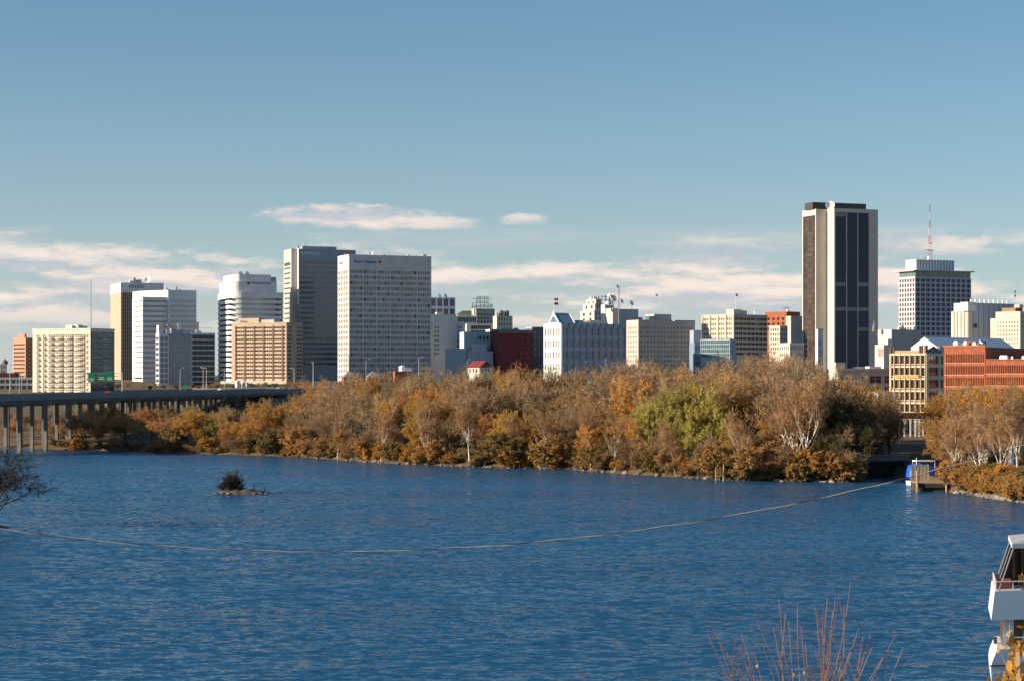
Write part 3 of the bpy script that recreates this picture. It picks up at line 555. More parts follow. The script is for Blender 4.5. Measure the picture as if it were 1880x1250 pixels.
def colonnade_office():
    b = Bld('office_building', 'white office block with blue bayed front, glass gable and flagpole on its corner', 999, 1031, 1148, 594, 1150, 22)
    H, D, W = b.H, b.D, b.W; n = 10; bw = W / n
    cs = [(bw * i + bw * .22, bw * (i + 1) - bw * .12) for i in range(n)]
    rz = [(b.zy(615), b.zy(601.5)), (b.zy(637), b.zy(623.5)), (b.zy(659), b.zy(645)), (b.zy(681), b.zy(667))]
    cs2 = cols(6, 1, D - 1, .46)
    gb = glass('glass_bay', (.05, .09, .16), refl=.9, objvar=.6, tint=(.55, .45, .30))
    b.body(0, W, 0, D, 0, H, wallm('blue_white_stone', (.38, .45, .53), .06), (cs, rz, gb, (2, M_bluegrey, 0)), dep=.6); 
    b.body(-.35, -.02, .0, D, 0, H + .2, M_white, None, (cs2, [(b.zy(616), b.zy(602)), (b.zy(637), b.zy(624)), (b.zy(658), b.zy(645)), (b.zy(679), b.zy(667))], G_bronze, (2, M_wpaint, 0)), name='side_wall', dep=.3); b.finish()
    for i in range(n + 1): b.box('pier', bw * i - .35 + (.4 if i == 0 else 0), bw * i + .35, -.5, -.004, 1, H - .6, M_bluegrey); b.box('pier_slot', bw * i - .2 + .3, bw * i + .5, -.52, -.005, H - 2, H + .2, M_dark)
    # glass gable with arch on the corner
    zb = H + .25; zt = b.zy(574.5); d0, d1 = D * .12, D * .75; c = (d0 + d1) / 2
    mb = MB(); mb.tri((.2, d0, zb), (.2, d1, zb), (.2, c, zt)); mb.tri((10, d0, zb), (10, d1, zb), (10, c, zt)); mb.quad((.2, d0, zb), (10, d0, zb), (10, c, zt), (.2, c, zt)); mb.quad((.2, d1, zb), (10, d1, zb), (10, c, zt), (.2, c, zt)); mb.build('glass_gable', G_blue, b.root)
    fr = MB(); 
    for a, e in (((0, d0, zb), (0, c, zt)), ((0, d1, zb), (0, c, zt)), ((0, d0, zb + .2), (0, d1, zb + .2)), ((10, d0, zb), (10, c, zt)), ((0, c, zt), (10, c, zt))): fr.tube(a, e, .4, n=5)
    for k in range(10): t0, t1 = math.pi * k / 10, math.pi * (k + 1) / 10; rr = (d1 - d0) * .25; fr.tube((-.1, c + rr * math.cos(t0), zb + .3 + rr * math.sin(t0)), (-.1, c + rr * math.cos(t1), zb + .3 + rr * math.sin(t1)), .25, n=4)
    fr.build('gable_frame', M_wpaint, b.root); MB().lathe((.2, c, zt), [(.9, -.4), (.9, .6), (.4, 1.4), (.05, 1.6)], 8).build('finial', M_wpaint, b.root)
    mast(b, .2, c, zt, b.zy(547), M_wpaint, .16, 'flagpole'); flag(b, .3, c, b.zy(551), M_wpaint); flag(b, .3, c, b.zy(559), M_dark)
    b.box('roof_terrace', b.ux(1068), b.ux(1122), 5, D, H + .003, b.zy(590), M_cream); MB().lathe((b.ux(1096), D * .5, b.zy(590)), [(8.5, 0), (8.5, b.px(3)), (8, b.px(3.4)), (0, b.px(3.6))], 24).build('roof_drum', M_cream, b.root)
    t = Bld('setback_tower', 'cream stepped stone tower rising behind the white office', 1076, 1094, 1104, 547, 1420, 22)
    for k, (a, c2, py) in enumerate(((0, 1, 549), (-.25, 1.0, 557), (-.5, 1.05, 570))):
        w0, w1 = t.W * a * .5, t.W * c2 + k * .3; t.body(w0 - k * .4, w1, -k * .6, t.D + k * 3.2, 0 if k == 2 else t.zy((557, 570)[k]) - 3, t.zy(py), M_cream, (cols(2, .6, w1 - w0 - .3, .35), rows(4, t.zy(py) - 1, 4, 2.2), G_dark), (cols(2, .8, t.D + k * 3.8 - .8, .3), rows(4, t.zy(py) - 1.5, 4, 2.2), G_dark), name='tower_stage')
    t.finish(); gear(t, 0, t.W, 0, t.D, t.zy(549), 3, 5); mast(t, 1, 2, t.H, t.zy(533), r=.1); mast(t, 4, 2, t.H, t.zy(535), r=.1)
    d = Bld('microwave_tower', 'white and blue rooftop tower crowded with microwave dishes', 1104, 1111, 1127, 560, 1300, 22)
    d.body(0, d.W, 0, d.D, 0, d.H, wallm('pale_blue_panel2', (.45, .53, .60), .04), (cols(3, .3, d.W - .3, .85), rows(3, d.H - .5, 3.4, 3.1), G_blue)); d.finish()
    d.box('sunlit_skin', -.2, -.004, 0, d.D, d.H - 16, d.H + .1, M_white)  # white skin puts sunlight into the colour of the left side
    rr = random.Random(5); fr = MB()
    for x in (.3, d.W * .5, d.W - .3):
        for y in (.3, d.D - .3): fr.tube((x, y, d.H), (x, y, d.zy(542)), .18, n=4)
    for z in (557, 551, 545): fr.box(0, d.W, .1, .4, d.zy(z), d.zy(z) + .25); fr.box(0, .3, .1, d.D, d.zy(z), d.zy(z) + .25)
    fr.build('dish_frame', M_dark, d.root)
    for i in range(13): dish(d, rr.uniform(-.5, d.W + .5), rr.uniform(-1, 1.2), d.zy(rr.uniform(542, 558)), rr.uniform(1.0, 1.7), rr.uniform(-1.6, 1.2), 'microwave_dish')
    e = Bld('telephone_building', 'blue grey windowless block with lattice mast and dishes on its roof', 1122, 1136, 1172, 567.5, 1290, 22)
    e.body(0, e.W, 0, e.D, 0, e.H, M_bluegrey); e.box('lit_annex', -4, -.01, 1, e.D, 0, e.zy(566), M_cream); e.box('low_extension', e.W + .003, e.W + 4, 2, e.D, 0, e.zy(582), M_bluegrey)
    fr = MB(); x = e.ux(1140); 
    for k in range(12):
        z0, z1 = e.H + k * 1.25, e.H + (k + 1) * 1.25
        for s_ in (-.5, .5): fr.tube((x + s_, 3, z0), (x + s_, 3, z1), .1, n=4)
        fr.tube((x - .5, 3, z0), (x + .5, 3, z1), .07, n=4); fr.tube((x - .5, 3, z1), (x + .5, 3, z1), .07, n=4)
    fr.build('lattice_mast', M_red, e.root)
    for px, py, r_ in ((1136, 526, 1.3), (1144, 553, 1.6), (1126, 570, 1.6), (1162, 556, 1.9)): dish(e, e.ux(px), 2, e.zy(py), r_, .5)
    mast(e, e.ux(1162), 2.5, e.H, e.zy(558), r=.3)
def punched_block():
    b = Bld('office_building', 'grey office slab of small square windows with a cream sunlit end', 1150, 1172, 1276, 589, 1250, 22)
    r = rows(9, b.zy(600), b.px(8.6), b.px(3.4)); gm = glass('glass_small', (.06, .055, .05), objvar=.8, tint=(.5, .46, .36))
    b.body(0, b.W, 0, b.D, 0, b.H, M_granite, (cols(16, .8, b.W - 1.5, .40), r, gm), (cols(4, 1.2, b.D - 1.4, .5), r, G_pale if 0 else glass('glass_rosy', (.36, .20, .14), rough=.3)), dep=.35); b.finish()
    b.box('roof_block', b.ux(1207), b.ux(1239), 5, b.D, b.H, b.zy(576), M_granite); b.box('glass_plant_room', b.ux(1196), b.ux(1208) - .01, 3, 9, b.H, b.zy(580), G_teal); mast(b, b.ux(1211), 5, b.H, b.zy(540), r=.16)
    dish(b, b.ux(1212), 5, b.zy(541), .9); b.box('roof_edge', b.ux(1239) + .01, b.W + .2, .3, b.D, b.H + .003, b.zy(587), M_bluegrey); b.parapet(0, b.ux(1207), 0, b.D, b.H, .6, m=M_granite)
    c = Bld('blue_link_block', 'bright blue and white low block between the grey slab and the tan office', None, 1275, 1290, 628, 1200, 10); c.D = 12
    c.body(0, c.W, 0, c.D, 0, c.H, wallm('blue_panel', (.16, .25, .36), .08), ([(.3, c.W - .3)], rows(3, c.H - 2.2, 5, 3), G_blue)); c.finish(); c.box('upper_block', .3, c.W, 3, c.D, c.H, c.zy(606), M_bluegrey)
def tan_office():
    b = Bld('office_building', 'tan ribbed office block with flagpole, blue grey ribbon windows on its shaded side', 1288, 1348, 1409, 577, 1250, 42)
    H, D, W = b.H, b.D, b.W; pit = b.px(9.1); pc = lambda p: D - b.vx(p)
    cs = []
    for a in (1291, 1305.2, 1319.5, 1334): cs += [(pc(a + 1.2 + 3.1 * i), pc(a + 2.9 + 3.1 * i)) for i in range(4)]
    r = rows(8, b.zy(583), pit, pit * .5)
    b.body(0, W, 0, D, 0, H, wallm('tan_office_stone', (.57, .50, .40)), (cols(8, .4, W - .4, .86), r, G_dark, (2, M_grey, 0)), (cs, r, G_dark), dep=.4); b.finish()
    b.box('shade_strip', W * .0 + .1, W, -.06, -.004, H - 1.8, H - .1, M_bluegrey)  # blue grey strip paints shade along the top of the tan front
    for p in (1290, 1304, 1318.5, 1333, 1347): b.box('rib', -.6, -.004, b.vx(p) - .4, b.vx(p) + .4, 0, H - .3, M_cream)
    b.box('penthouse', 1, 9, b.vx(1345), b.vx(1331), H, b.zy(568), M_cream); b.box('penthouse_wing', 9.01, W * .45, 2, 10, H, b.zy(569.5), M_lgrey); mast(b, 8, 6, b.zy(568), b.zy(540), M_wpaint, .16, 'flagpole'); flag(b, 8.1, 6, b.zy(543), M_wpaint); dish(b, W * .72, 3, H + 1.4, 1.6, .6)
    c = Bld('teal_glass_hall', 'low teal glass hall at the foot of the tan ribbed office', 1286, 1340, 1352, 622, 1180, 50)
    c.body(0, c.W, 0, c.D, 0, c.H, M_bluegrey, None, (cols(14, .3, c.D - .3, .84), rows(4, c.H - .8, c.px(8), c.px(6.6)), glass('glass_aqua', (.09, .16, .19), refl=.6))); c.finish()
def brick_and_white():
    b = Bld('brick_tower', 'orange red brick block with dark side behind the small white office', 1405, 1444, 1469, 574, 1450, 45)
    b.body(0, b.W, 0, b.D, 0, b.H, M_brick, None, (cols(4, 1, b.D - 1, .45), rows(3, b.zy(583), b.px(9), b.px(4.5)), G_dark)); b.finish(); b.parapet(0, b.W, 0, b.D, b.H, .8, m=M_brick)
    gear(b, 2, b.W, 2, b.D * .6, b.H, 9, 5, M_wpaint); b.box('roof_rack', 4, 9, 4, 7, b.H + 3.4, b.H + 3.7, M_dark); mast(b, 5, 5, b.H, b.H + 5, M_dark); mast(b, 8, 5, b.H, b.H + 5, M_dark)
    c = Bld('office_building', 'small white office with dark square windows in front of the orange brick block', 1412, 1432, 1446, 598, 1300, 45)
    r = rows(5, c.zy(603), c.px(8.6), c.px(4.6)); c.body(0, c.W, 0, c.D, 0, c.H, M_cream, (cols(3, .5, c.W - .5, .7), r, G_dark), (cols(4, .7, c.D - .7, .5), r, G_bronze)); c.finish()
    d = Bld('windowless_block', 'windowless grey block with a sunlit edge beside the dark octagonal tower', 1443, 1452, 1474, 582, 1330, 22); d.body(0, d.W, 0, d.D, 0, d.H, M_granite); d.parapet(0, d.W, 0, d.D, d.H, .6, m=M_granite)
    e = Bld('low_cream_building', 'low cream building with a row of narrow windows below the dark tower', 1430, 1450, 1476, 632, 1120, 30)
    e.body(0, e.W, 0, e.D, 0, e.H, M_cream, (cols(6, .5, e.W - .5, .4), rows(2, e.H - 1, 4, 2), G_dark), (cols(5, .5, e.D - .5, .4), rows(2, e.H - 1, 4, 2), G_dark)); e.finish(); e.box('roof_slab', -.4, e.W + .4, -.4, e.D + .4, e.H + .003, e.H + .7, M_white)
def dark_tower():
    b = Bld('skyscraper', 'tallest tower, concrete piers framing dark glass bays with a flat dark penthouse', 1473, 1498, 1612, 384, 1250, 21)
    H = b.H; a = 9.2; x1 = b.ux(1518, 0); D = b.D
    # stepped corner: left wing at x=0..., pier front at y=0, front bay stands forward at y=-a
    b.D = D; u = b.px(1); m = wallm('tower_concrete', (.60, .54, .46), .06); g2 = G_black
    rz = rows(30, b.zy(394.5), u * 9.6, u * 8.0); rl = rows(30, b.zy(394.5), u * 9.6, u * 6.4)
    fieldm = mat('dark_spandrel', (.010, .022, .060), .35, .2, .3); fieldb = mat('brown_spandrel', (.045, .03, .025), .5, .2, .3); gbr = glass('glass_brown', (.07, .045, .035), rough=.15, objvar=.7)
    lc = [(D * .05, D * .95)]; zt_, zb_ = b.zy(395), 6.
    b.body(0, x1, 0, D, 0, H, m, None, (lc, [(zb_, zt_)], fieldb), dep=.9); b.wins = []
    MB().box(.75, .85, D * .05, D * .95, zb_, zt_).build('spandrel_field', fieldb, b.root)
    for a_, c_ in rows(30, zt_ - .3, u * 9.6, u * 6.6):
        for i in range(3): y = D * .95 - D * .9 * (i + .5) / 3; b.wins.append(((.72, y, (a_ + c_) / 2), -math.pi / 2, round(D * .9 / 3 * .9, 2), round(c_ - a_, 2), gbr, (3, fieldb, 0)))
    xr = b.ux(1612, -a); x2 = b.ux(1534, -a) - x1; x3 = b.ux(1595.5, -a) - x1; w = (x3 - x2) / 3
    cs = [(x2 + w * i + (.25 if i else 0), x2 + w * (i + 1) - (.25 if i < 2 else 0)) for i in range(3)]
    lit = glass('glass_lit_row', (.30, .28, .22), rough=.3, objvar=.2); keep = b.wins; b.wins = []
    b.body(x1 + .003, xr, -a, D - 4, 0, H + .01, m, (cs, [(4., b.zy(391))], fieldm), dep=.9, name='front_bay'); b.wins = keep
    LIT = {(14, 0), (14, 2), (19, 0), (19, 1), (19, 2), (23, 2), (0, 0)}
    for j, (p, q) in enumerate(cs):
        MB().box(x1 + p, x1 + q, -a + .8, -a + .88, 4., b.zy(391)).build('spandrel_field', fieldm, b.root)
        for i, (a_, c_) in enumerate(rows(31, b.zy(391.6), u * 9.1, u * 6.9)): b.wins.append(((x1 + (p + q) / 2, -a + .77, (a_ + c_) / 2), 0, round((q - p) * .97, 2), round(c_ - a_, 2), lit if (i, j) in LIT else G_black, (5, fieldm, 0)))
    b.finish(300)
    b.box('penthouse', b.ux(1495), b.ux(1590, 2), 2, D * .7, H + .01, b.zy(371), mat('dark_penthouse', (.05, .045, .045), .6, .2)); dish(b, b.ux(1521), -2, b.zy(377), 3.0, -.5)
    for px in (1543, 1549, 1560): mast(b, b.ux(px), 4, b.zy(371), b.zy(365.5), r=.25)
    for k in range(14): b.box('panel_joint', x1 * .02, x1 - .1, -.02, -.004, H - 4 - k * 9.4, H - 3.85 - k * 9.4, M_granite)
    s = Bld('sign_pylon', 'tall slim concrete sign pylon with stacked letters before the dark octagonal tower', 1497.3, 1501.5, 1511, 605, 1150, 24, 'sign')
    s.box('slab', 0, s.W, 0, s.D, 0, s.H, M_lgrey); s.box('cap', -.1, s.W + .2, -.3, .3, s.H, s.H + .5, M_granite)
    for k, ch in enumerate('AO AL U'):
        if ch != ' ': text(ch, 'letter', s.px(6), M_black, s.root, (s.W * .3, -.1, s.zy(627 + k * 6.4)))
def right_far():
    b = Bld('office_tower', 'grid fronted tower with overhanging flat roof, white ribbed penthouse and red mast', 1650, 1680, 1783, 498, 1700, 24)
    H, D, W = b.H, b.D, b.W; u = b.px(1); r = rows(13, b.zy(511.5), u * 8.9, u * 6.2); m = wallm('grid_concrete', (.48, .50, .54), .04)
    b.body(0, W, 0, D, 0, b.zy(509), m, (cols(11, .3, W - .3, .74), r, G_black, (2, M_lgrey, 0)), (cols(6, .4, D - .4, .62), r, glass('glass_warm', (.16, .10, .07), rough=.3), (1, M_cream, 0)), dep=1.1)
    b.body(.4, W - .4, .4, D - .4, b.zy(509) + .003, H, wallm('green_frame', (.40, .48, .42), .05), (cols(22, .2, W - 1, .8), [(b.zy(507.5), b.zy(500))], G_teal), (cols(10, .2, D - 1, .8), [(b.zy(507.5), b.zy(500))], G_teal), name='clerestory'); b.finish(300)
    b.box('roof_slab', -3.5, W + 1.6, -3, D + 3, H + .003, b.zy(496), M_grey)
    x0, x1 = b.ux(1687), b.ux(1757); z0, z1 = b.zy(496) + .003, b.zy(476)
    b.box('penthouse', x0, x1, 4, D * .8, z0, z1, M_wpaint)
    for i in range(13): b.box('penthouse_rib', x0 + (x1 - x0) * (i + .3) / 13, x0 + (x1 - x0) * (i + .62) / 13, 3.7, 3.996, z0 + 1, z1, M_bluegrey)
    fr = MB(); x = b.ux(1717); zt = b.zy(367); n = 22
    for k in range(n):
        a, c = z1 + (zt - z1) * k / n, z1 + (zt - z1) * (k + 1) / n; w = 2.2 * (1 - k / n) ** 1.6 + .12; w2 = 2.2 * (1 - (k + 1) / n) ** 1.6 + .12; mi = (k // 3) % 2
        for s_ in (-1, 1): fr.tube((x + s_ * w, 8, a), (x + s_ * w2, 8, c), .16, n=4, mi=mi)
        fr.tube((x - w, 8, a), (x + w2, 8, c), .1, n=4, mi=mi); fr.tube((x - w2, 8, c), (x + w2, 8, c), .1, n=4, mi=mi)
    fr.build('lattice_mast', [M_red, M_wpaint], b.root); b.box('mast_platform', x - 4, x + 4, 7, 9, b.zy(458), b.zy(457), M_dark); b.box('mast_platform', x - 1, x + 2.6, 7, 9, b.zy(445), b.zy(444.3), M_red); dish(b, x - 4.5, 6, z1 + 1.6, 1.9, -.5)
    b = Bld('white_block', 'white windowless block with tall ribs and a box sign on its sunlit corner', 1751, 1783, 1866, 556, 1400, 34)
    b.body(0, b.W, 0, b.D, 0, b.H, wallm('block_shade_panel', (.50, .53, .58), .04))  # bluish tone paints the shade on the white block's front
    b.body(-2.5, -.01, 0, b.D, 0, b.zy(571), M_cream, name='sunlit_side')  # cream colour paints the sunlight on this side
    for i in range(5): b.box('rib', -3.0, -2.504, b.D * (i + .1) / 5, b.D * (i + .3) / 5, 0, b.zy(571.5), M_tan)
    for i in range(9): b.box('rib', b.W * (i + .4) / 9, b.W * (i + .5) / 9, -.3, -.004, 0, b.H - .5, M_bluegrey)
    b.box('box_sign', -5, 3.2, -1.5, 5.5, b.zy(571) + .003, b.zy(555), M_white)
    for k in range(3): MB().box(0, .05, 0, 1, 0, 1.2).build('sign_mark', M_grey, b.root, (-5.06, 1.2 + k * 1.3, b.zy(564)))
    b.box('vent_opening', 1.5, 6, -.06, -.006, b.zy(602), b.zy(594), M_navy)
    for i in range(9): MB().lathe((3 + b.W * i / 10, 3, b.H), [(.5, 0), (.5, 1.6), (.9, 1.8), (.5, 2.6), (0, 2.7)], 8).build('roof_vent', M_wpaint, b.root)
    b = Bld('stepped_cream_building', 'cream stepped stone building with small windows and two flags on its roof', 1818, 1873, 1905, 572, 1350, 50)
    b.body(0, b.W, 0, b.D * .82, 0, b.H, M_cream, (cols(5, .6, b.W - .6, .5), rows(3, b.zy(580), b.px(9), b.px(4)), G_dark), (cols(8, .8, b.D * .82 - .8, .32), rows(6, b.zy(590), b.px(7.6), b.px(3.6)), G_bronze)); b.finish()
    b.box('lower_wing', 0.2, b.W, b.D * .82 + .01, b.D, 0, b.zy(584), M_cream); b.box('roof_house', 1, 12, 4, 14, b.H, b.zy(565), mat('copper_brown', (.30, .17, .08), .7, .2)); b.box('roof_house', 3, 9, 2, 6, b.zy(565), b.zy(559), M_cream)
    mast(b, 1.5, 5, b.H, b.zy(532), M_steel, .13, 'flagpole'); flag(b, 1.6, 5, b.zy(537.5), M_wpaint); flag(b, 1.6, 5, b.zy(545), M_black)
    b = Bld('grey_stepped_block', 'plain grey block with stepped sunlit cream end below the grid fronted tower', 1612, 1637, 1692, 605, 1100, 22)
    b.body(0, b.W, 0, b.D, 0, b.H, wallm('mid_grey_wall', (.33, .33, .34), .06)); b.box('sunlit_step', -3.2, -.01, -1, b.D * .6, 0, b.zy(622), M_cream); b.box('sunlit_step', -6.5, -3.21, -2, b.D * .5, 0, b.zy(633), M_cream); b.box('sunlit_sheet', -.1, -.005, .1, b.D, b.zy(622), b.H, M_cream)  # cream sheet and steps paint sunlight on the end of the grey block
    for k in range(5): b.box('slit', -6.6, -6.505, -1.5 + k * 1.1, -1 + k * 1.1, b.zy(655), b.zy(640), M_brown)
    MB().lathe((b.ux(1623), 10, b.H - 1), [(1.3, 0), (1.2, 2), (.5, 4.5), (.05, 7)], 8).build('spire', M_dgrey, b.root); gear(b, 4, b.W - 2, 4, 12, b.H, 10, 6)
    b = Bld('metal_shed', 'long white metal shed with sunlit gable end and low pitched roof', 1673, 1721, 1862, 637, 1000, 40)
    H, W, D = b.H, b.W, b.D; zt = b.zy(618); b.body(0, W, 0, D, 0, H, wallm('shed_shade_blue', (.42, .50, .58), .04), top=False)  # blue of these walls is painted shade on a white shed
    mb = MB(); mb.quad((-.3, -.6, H - .2), (W, -.6, H - .2), (W, D / 2, zt), (-.3, D / 2, zt)); mb.quad((-.3, D + .6, H - .2), (W, D + .6, H - .2), (W, D / 2, zt), (-.3, D / 2, zt)); mb.build('roof', M_wroof, b.root)
    g = MB(); g.tri((-.02, 0, H), (-.02, D, H), (-.02, D / 2, zt - .1)); g.build('gable', M_wpaint, b.root); b.box('sunlit_end', -.12, -.004, 0, D, 0, H, M_wpaint)  # white sheet paints the sunlight on the end wall
def river_lofts():
    b = Bld('loft_building', 'cream framed loft building with big dark windows and brown castellated parapet', 1633, 1701, 1733, 648, 680, 58)
    H, D, W = b.H, b.D, b.W; pc = lambda p: D - b.vx(p); u = b.px(1)
    ed = [1635.2, 1641.5, 1651.5, 1661, 1670.5, 1680.5, 1690, 1698.5]
    cs = [(pc(a + .9), pc(c - .9)) for a, c in zip(ed, ed[1:])]
    rz = [(b.zy(652 + 22.3 * i + 15.5), b.zy(652 + 22.3 * i)) for i in range(5)]
    fr = wallm('loft_cream', (.68, .58, .42))
    b.body(0, W, 0, D, 0, H, fr, (cols(1, W * .12, W * .72, .98) + [(W * .82, W * .97)], rz, G_dark, (3, M_dark, 1)), (cs, rz, G_bronze, (2, M_brown, 1)), dep=.7); b.finish()
    b.box('shaded_wall_cladding', .02, W, -.05, -.004, 0, H - .2, M_dgrey) if 0 else None
    for (a, c) in rz: b.box('brown_spandrel', -.12, -.005, .5, D - .4, a - u * 3.4, a - u * 1.2, M_brown)
    for k, e in enumerate(ed): b.box('pilaster', -.28, -.006, b.vx(e) - u * .5, b.vx(e) + u * .5, 0, H - .3, fr)
    b.box('name_band', -.4, -.29, b.vx(1687), b.vx(1643), b.zy(693.6), b.zy(687.6), wallm('ochre_band', (.62, .44, .18)))
    text('THE RIVER LOFTS', 'sign_lettering', u * 5.0, mat('orange_letters', (.45, .16, .03), .6), b.root, (-.42, b.vx(1645), b.zy(692.6)), -math.pi / 2, .04, 1.25)
    for a, c in ((1633.3, 1636.5), (1639.5, 1642.5), (1687, 1690), (1691.5, 1694), (1697, 1700.5)): b.box('merlon', -.2, .9, b.vx(c), b.vx(a), H, b.zy(634 + (3 if a < 1640 else 0)), M_brown)
    b.box('parapet', -.1, .5, b.vx(1687), b.vx(1642.5) - .01, H, b.zy(643), wallm('tan_parapet', (.50, .32, .18)))
    for x in (.05, W * .76): b.box('merlon', x, x + 1.1, -.1, .7, H + .005, b.zy(633), M_dgrey)
    mb = MB(); mb.prism([(W * .1, 0), (W * .75, 0), (W * .75, .5), (W * .1, .5)], H + .004, b.zy(641)); mb.tri((W * .1, .1, b.zy(641)), (W * .75, .1, b.zy(641)), (W * .42, .1, b.zy(634))); mb.build('gable_parapet', M_dgrey, b.root)
    b.box('base_sill', -.5, -.29, .2, D, b.zy(758), b.zy(755.5), M_tan)
def brick_lofts():
    b = Bld('brick_warehouse', 'long orange red brick warehouse with rows of arched windows, stepped roofline', 1733, 1809, 1900, 637, 720, 58)
    H, D, W = b.H, b.D, b.W; pc = lambda p: D - b.vx(p); u = b.px(1); n = 23
    rz = [(b.zy(650 + 21.6 * i + 15.3), b.zy(650 + 21.6 * i)) for i in range(5)]
    b.body(0, W, 0, D, 0, H, M_brick, None, (cols(n, .7, D - .4, .52), rz, G_bronze, (2, M_brown, 1)), dep=.5)
    L2 = b.vx(1809) - b.vx(1905)
    r2 = [(b.zy(670.5 + 21.6 * i + 14.5), b.zy(670.5 + 21.6 * i)) for i in range(4)]
    b.body(.15, W, -L2, -.01, 0, b.zy(660.5), M_brick, None, (cols(int(L2 / (D / n)), .3, L2 - .3, .52), r2, G_bronze, (2, M_brown, 1)), name='lower_wing', dep=.5); b.finish(300)
    for (a, c), lst, y0, y1, xx in [(q, 0, 0, D, 0) for q in rz] + [(q, 0, -L2, -.02, .15) for q in r2]: b.box('sill_course', xx - .14, xx - .005, y0 + .3, y1 - .1, a - u * 1.6, a - u * .5, wallm('stone_sill', (.55, .36, .22)))
    # segmental heads over the windows
    hm = {}
    for y0, y1, k, rr_, xx in ((0, D, n, rz, 0), (-L2, -.01, int(L2 / (D / n)), r2, .15)):
        w = (y1 - y0 - (1.1 if y0 == 0 else .6)) / k
        for i in range(k):
            yc = y1 - ((.7 if y0 == 0 else .3) + w * (i + .5))
            for a, c in rr_[:3]:
                key = round(w, 3)
                if key not in hm:
                    mb = MB(); h = w * .3
                    for j in range(6):
                        t0, t1 = math.pi * j / 6, math.pi * (j + 1) / 6; q = lambda t, r_: (0, -r_ * math.cos(t), r_ * math.sin(t) * .8)
                        mb.quad(q(t0, h), q(t1, h), q(t1, h * 1.35), q(t0, h * 1.35)); 
                    hm[key] = mb.mesh('arch', M_dbrick)
                link('arch', hm[key], b.root, (xx - .03, yc, c - .15))
    b.box('cornice', -.35, .6, -.1, D + .1, H + .003, H + .7, wallm('brick_cornice', (.40, .13, .06))); b.box('cornice', -.2, .6, -L2, -.2, b.zy(660.5) + .003, b.zy(659), wallm('brick_cornice', (.40, .13, .06)))
    b.box('stair_house', 8, 13, 4, 10, H, b.zy(625), M_brick); gear(b, 1.5, 8, -L2 + 4, -3, b.zy(660.5), 21, 7, M_wpaint); gear(b, 2, 8, 3, D - 2, H, 22, 8, M_wpaint); dish(b, 3, D * .25, H + 1.3, 1.4, -.3)
def beige_low():
    b = Bld('stone_building', 'low beige stone building with paired windows below the dark skyscraper', 1527, 1538, 1634, 676, 760, 14)
    b.body(0, b.W, 0, b.D, 0, b.H, M_granite, (([(b.ux(1545), b.ux(1549)), (b.ux(1552.5), b.ux(1556.5)), (b.ux(1583), b.ux(1587)), (b.ux(1597), b.ux(1618)), (b.ux(1624), b.ux(1632))]), rows(2, b.zy(690), b.px(20), b.px(13)), G_navy, (2, M_grey, 1)), (cols(2, .5, b.D - .5, .5), rows(2, b.zy(690), b.px(20), b.px(13)), G_bronze)); b.finish()
    b.box('cornice', -.3, b.W, -.4, -.004, b.zy(681), b.zy(678.5), M_granite); b.box('roof_house', b.ux(1538), b.ux(1556), 2, 6, b.H, b.zy(665), M_cream); b.box('skylight', b.ux(1575), b.ux(1590), 2, 5, b.H, b.zy(673), M_wroof); b.box('skylight', b.ux(1600), b.ux(1622), 2, 6, b.H, b.zy(672), M_wroof)
    c = Bld('cream_arcade', 'low cream arcade building beside the loft building, half hidden by trees', 1560, 1612, 1640, 722, 660, 40); c.D = min(c.D, 16)
    c.body(0, c.W, 0, c.D, 0, c.H, M_cream, (cols(4, .4, c.W - .4, .45), rows(1, c.H - 1, 4, 2.4), G_dark), (cols(8, .4, c.D - .4, .5), rows(1, c.H - 1.2, 4, 2.6), G_bronze)); c.finish(); c.parapet(0, c.W, 0, c.D, c.H, .6, m=M_cream)
for f in (salmon_tower, garage, apartments, slit_tower, banded_white, glass_block, rounded_white, hotel, dark_glass_tower, big_pale, mid_cluster, colonnade_office, punched_block, tan_office, brick_and_white, dark_tower, right_far, river_lofts, brick_lofts, beige_low): f()

# ---------------------------------------------------------------- highway bridge
def bridge():
    A = Vector((-196, 610, 0)); B = Vector((-112, 1110, 0)); d = B - A; Lb = d.length; ang = math.atan2(d.y, d.x); zt = 18.0
    root = empty('highway_bridge', (A.x, A.y, 0), ang, 'long highway bridge on concrete piers crossing the river at the left', 'bridge')
    conc = wallm('bridge_concrete', (.17, .19, .20), .15); gird = mat('girder_green_grey', (.10, .13, .14), .6, .15)
    for y0 in (-27, -9):                     # two carriageways; local -y is the camera's right
        MB().box(0, Lb, y0 - 7, y0 + 7, zt - .9, zt - .25).build('deck', conc, root)
        MB().box(0, Lb, y0 - 6.6, y0 + 6.6, zt - .246, zt - .2).build('road_surface', mat('asphalt', (.055, .055, .058), .9, .2, .5), root)
        for y in (y0 - 7.15, y0 + 6.85): MB().box(0, Lb, y, y + .3, zt - 1.0, zt + .75).build('parapet', conc, root)
        for k in range(4): MB().box(0, Lb, y0 - 5.6 + k * 3.5, y0 - 5.2 + k * 3.5, zt - 1.9, zt - .904).build('girder', gird, root)
        n = 13
        for i in range(n):
            x = 10 + i * 21.0
            X = A.x + math.cos(ang) * x - math.sin(ang) * y0; Y = A.y + math.sin(ang) * x + math.cos(ang) * y0
            g = min(ground(X, Y), 0) - 1 if ground(X, Y) < 0 else ground(X, Y) - 1
            MB().prism([(x - 1, y0 - 6.4), (x + 1, y0 - 6.4), (x + 1, y0 + 6.4), (x - 1, y0 + 6.4)], zt - 3.0, zt - 1.904, pts2=None).build('pier_cap', conc, root)
            for yy in (-4.8, 0, 4.8): MB().box(x - .5, x + .5, y0 + yy - .55, y0 + yy + .55, g, zt - 3.002).build('pier_column', wallm('pier_concrete', (.17, .165, .155), .35), root)
    return root, A, ang, zt
BR, BA, BANG, BZ = bridge()
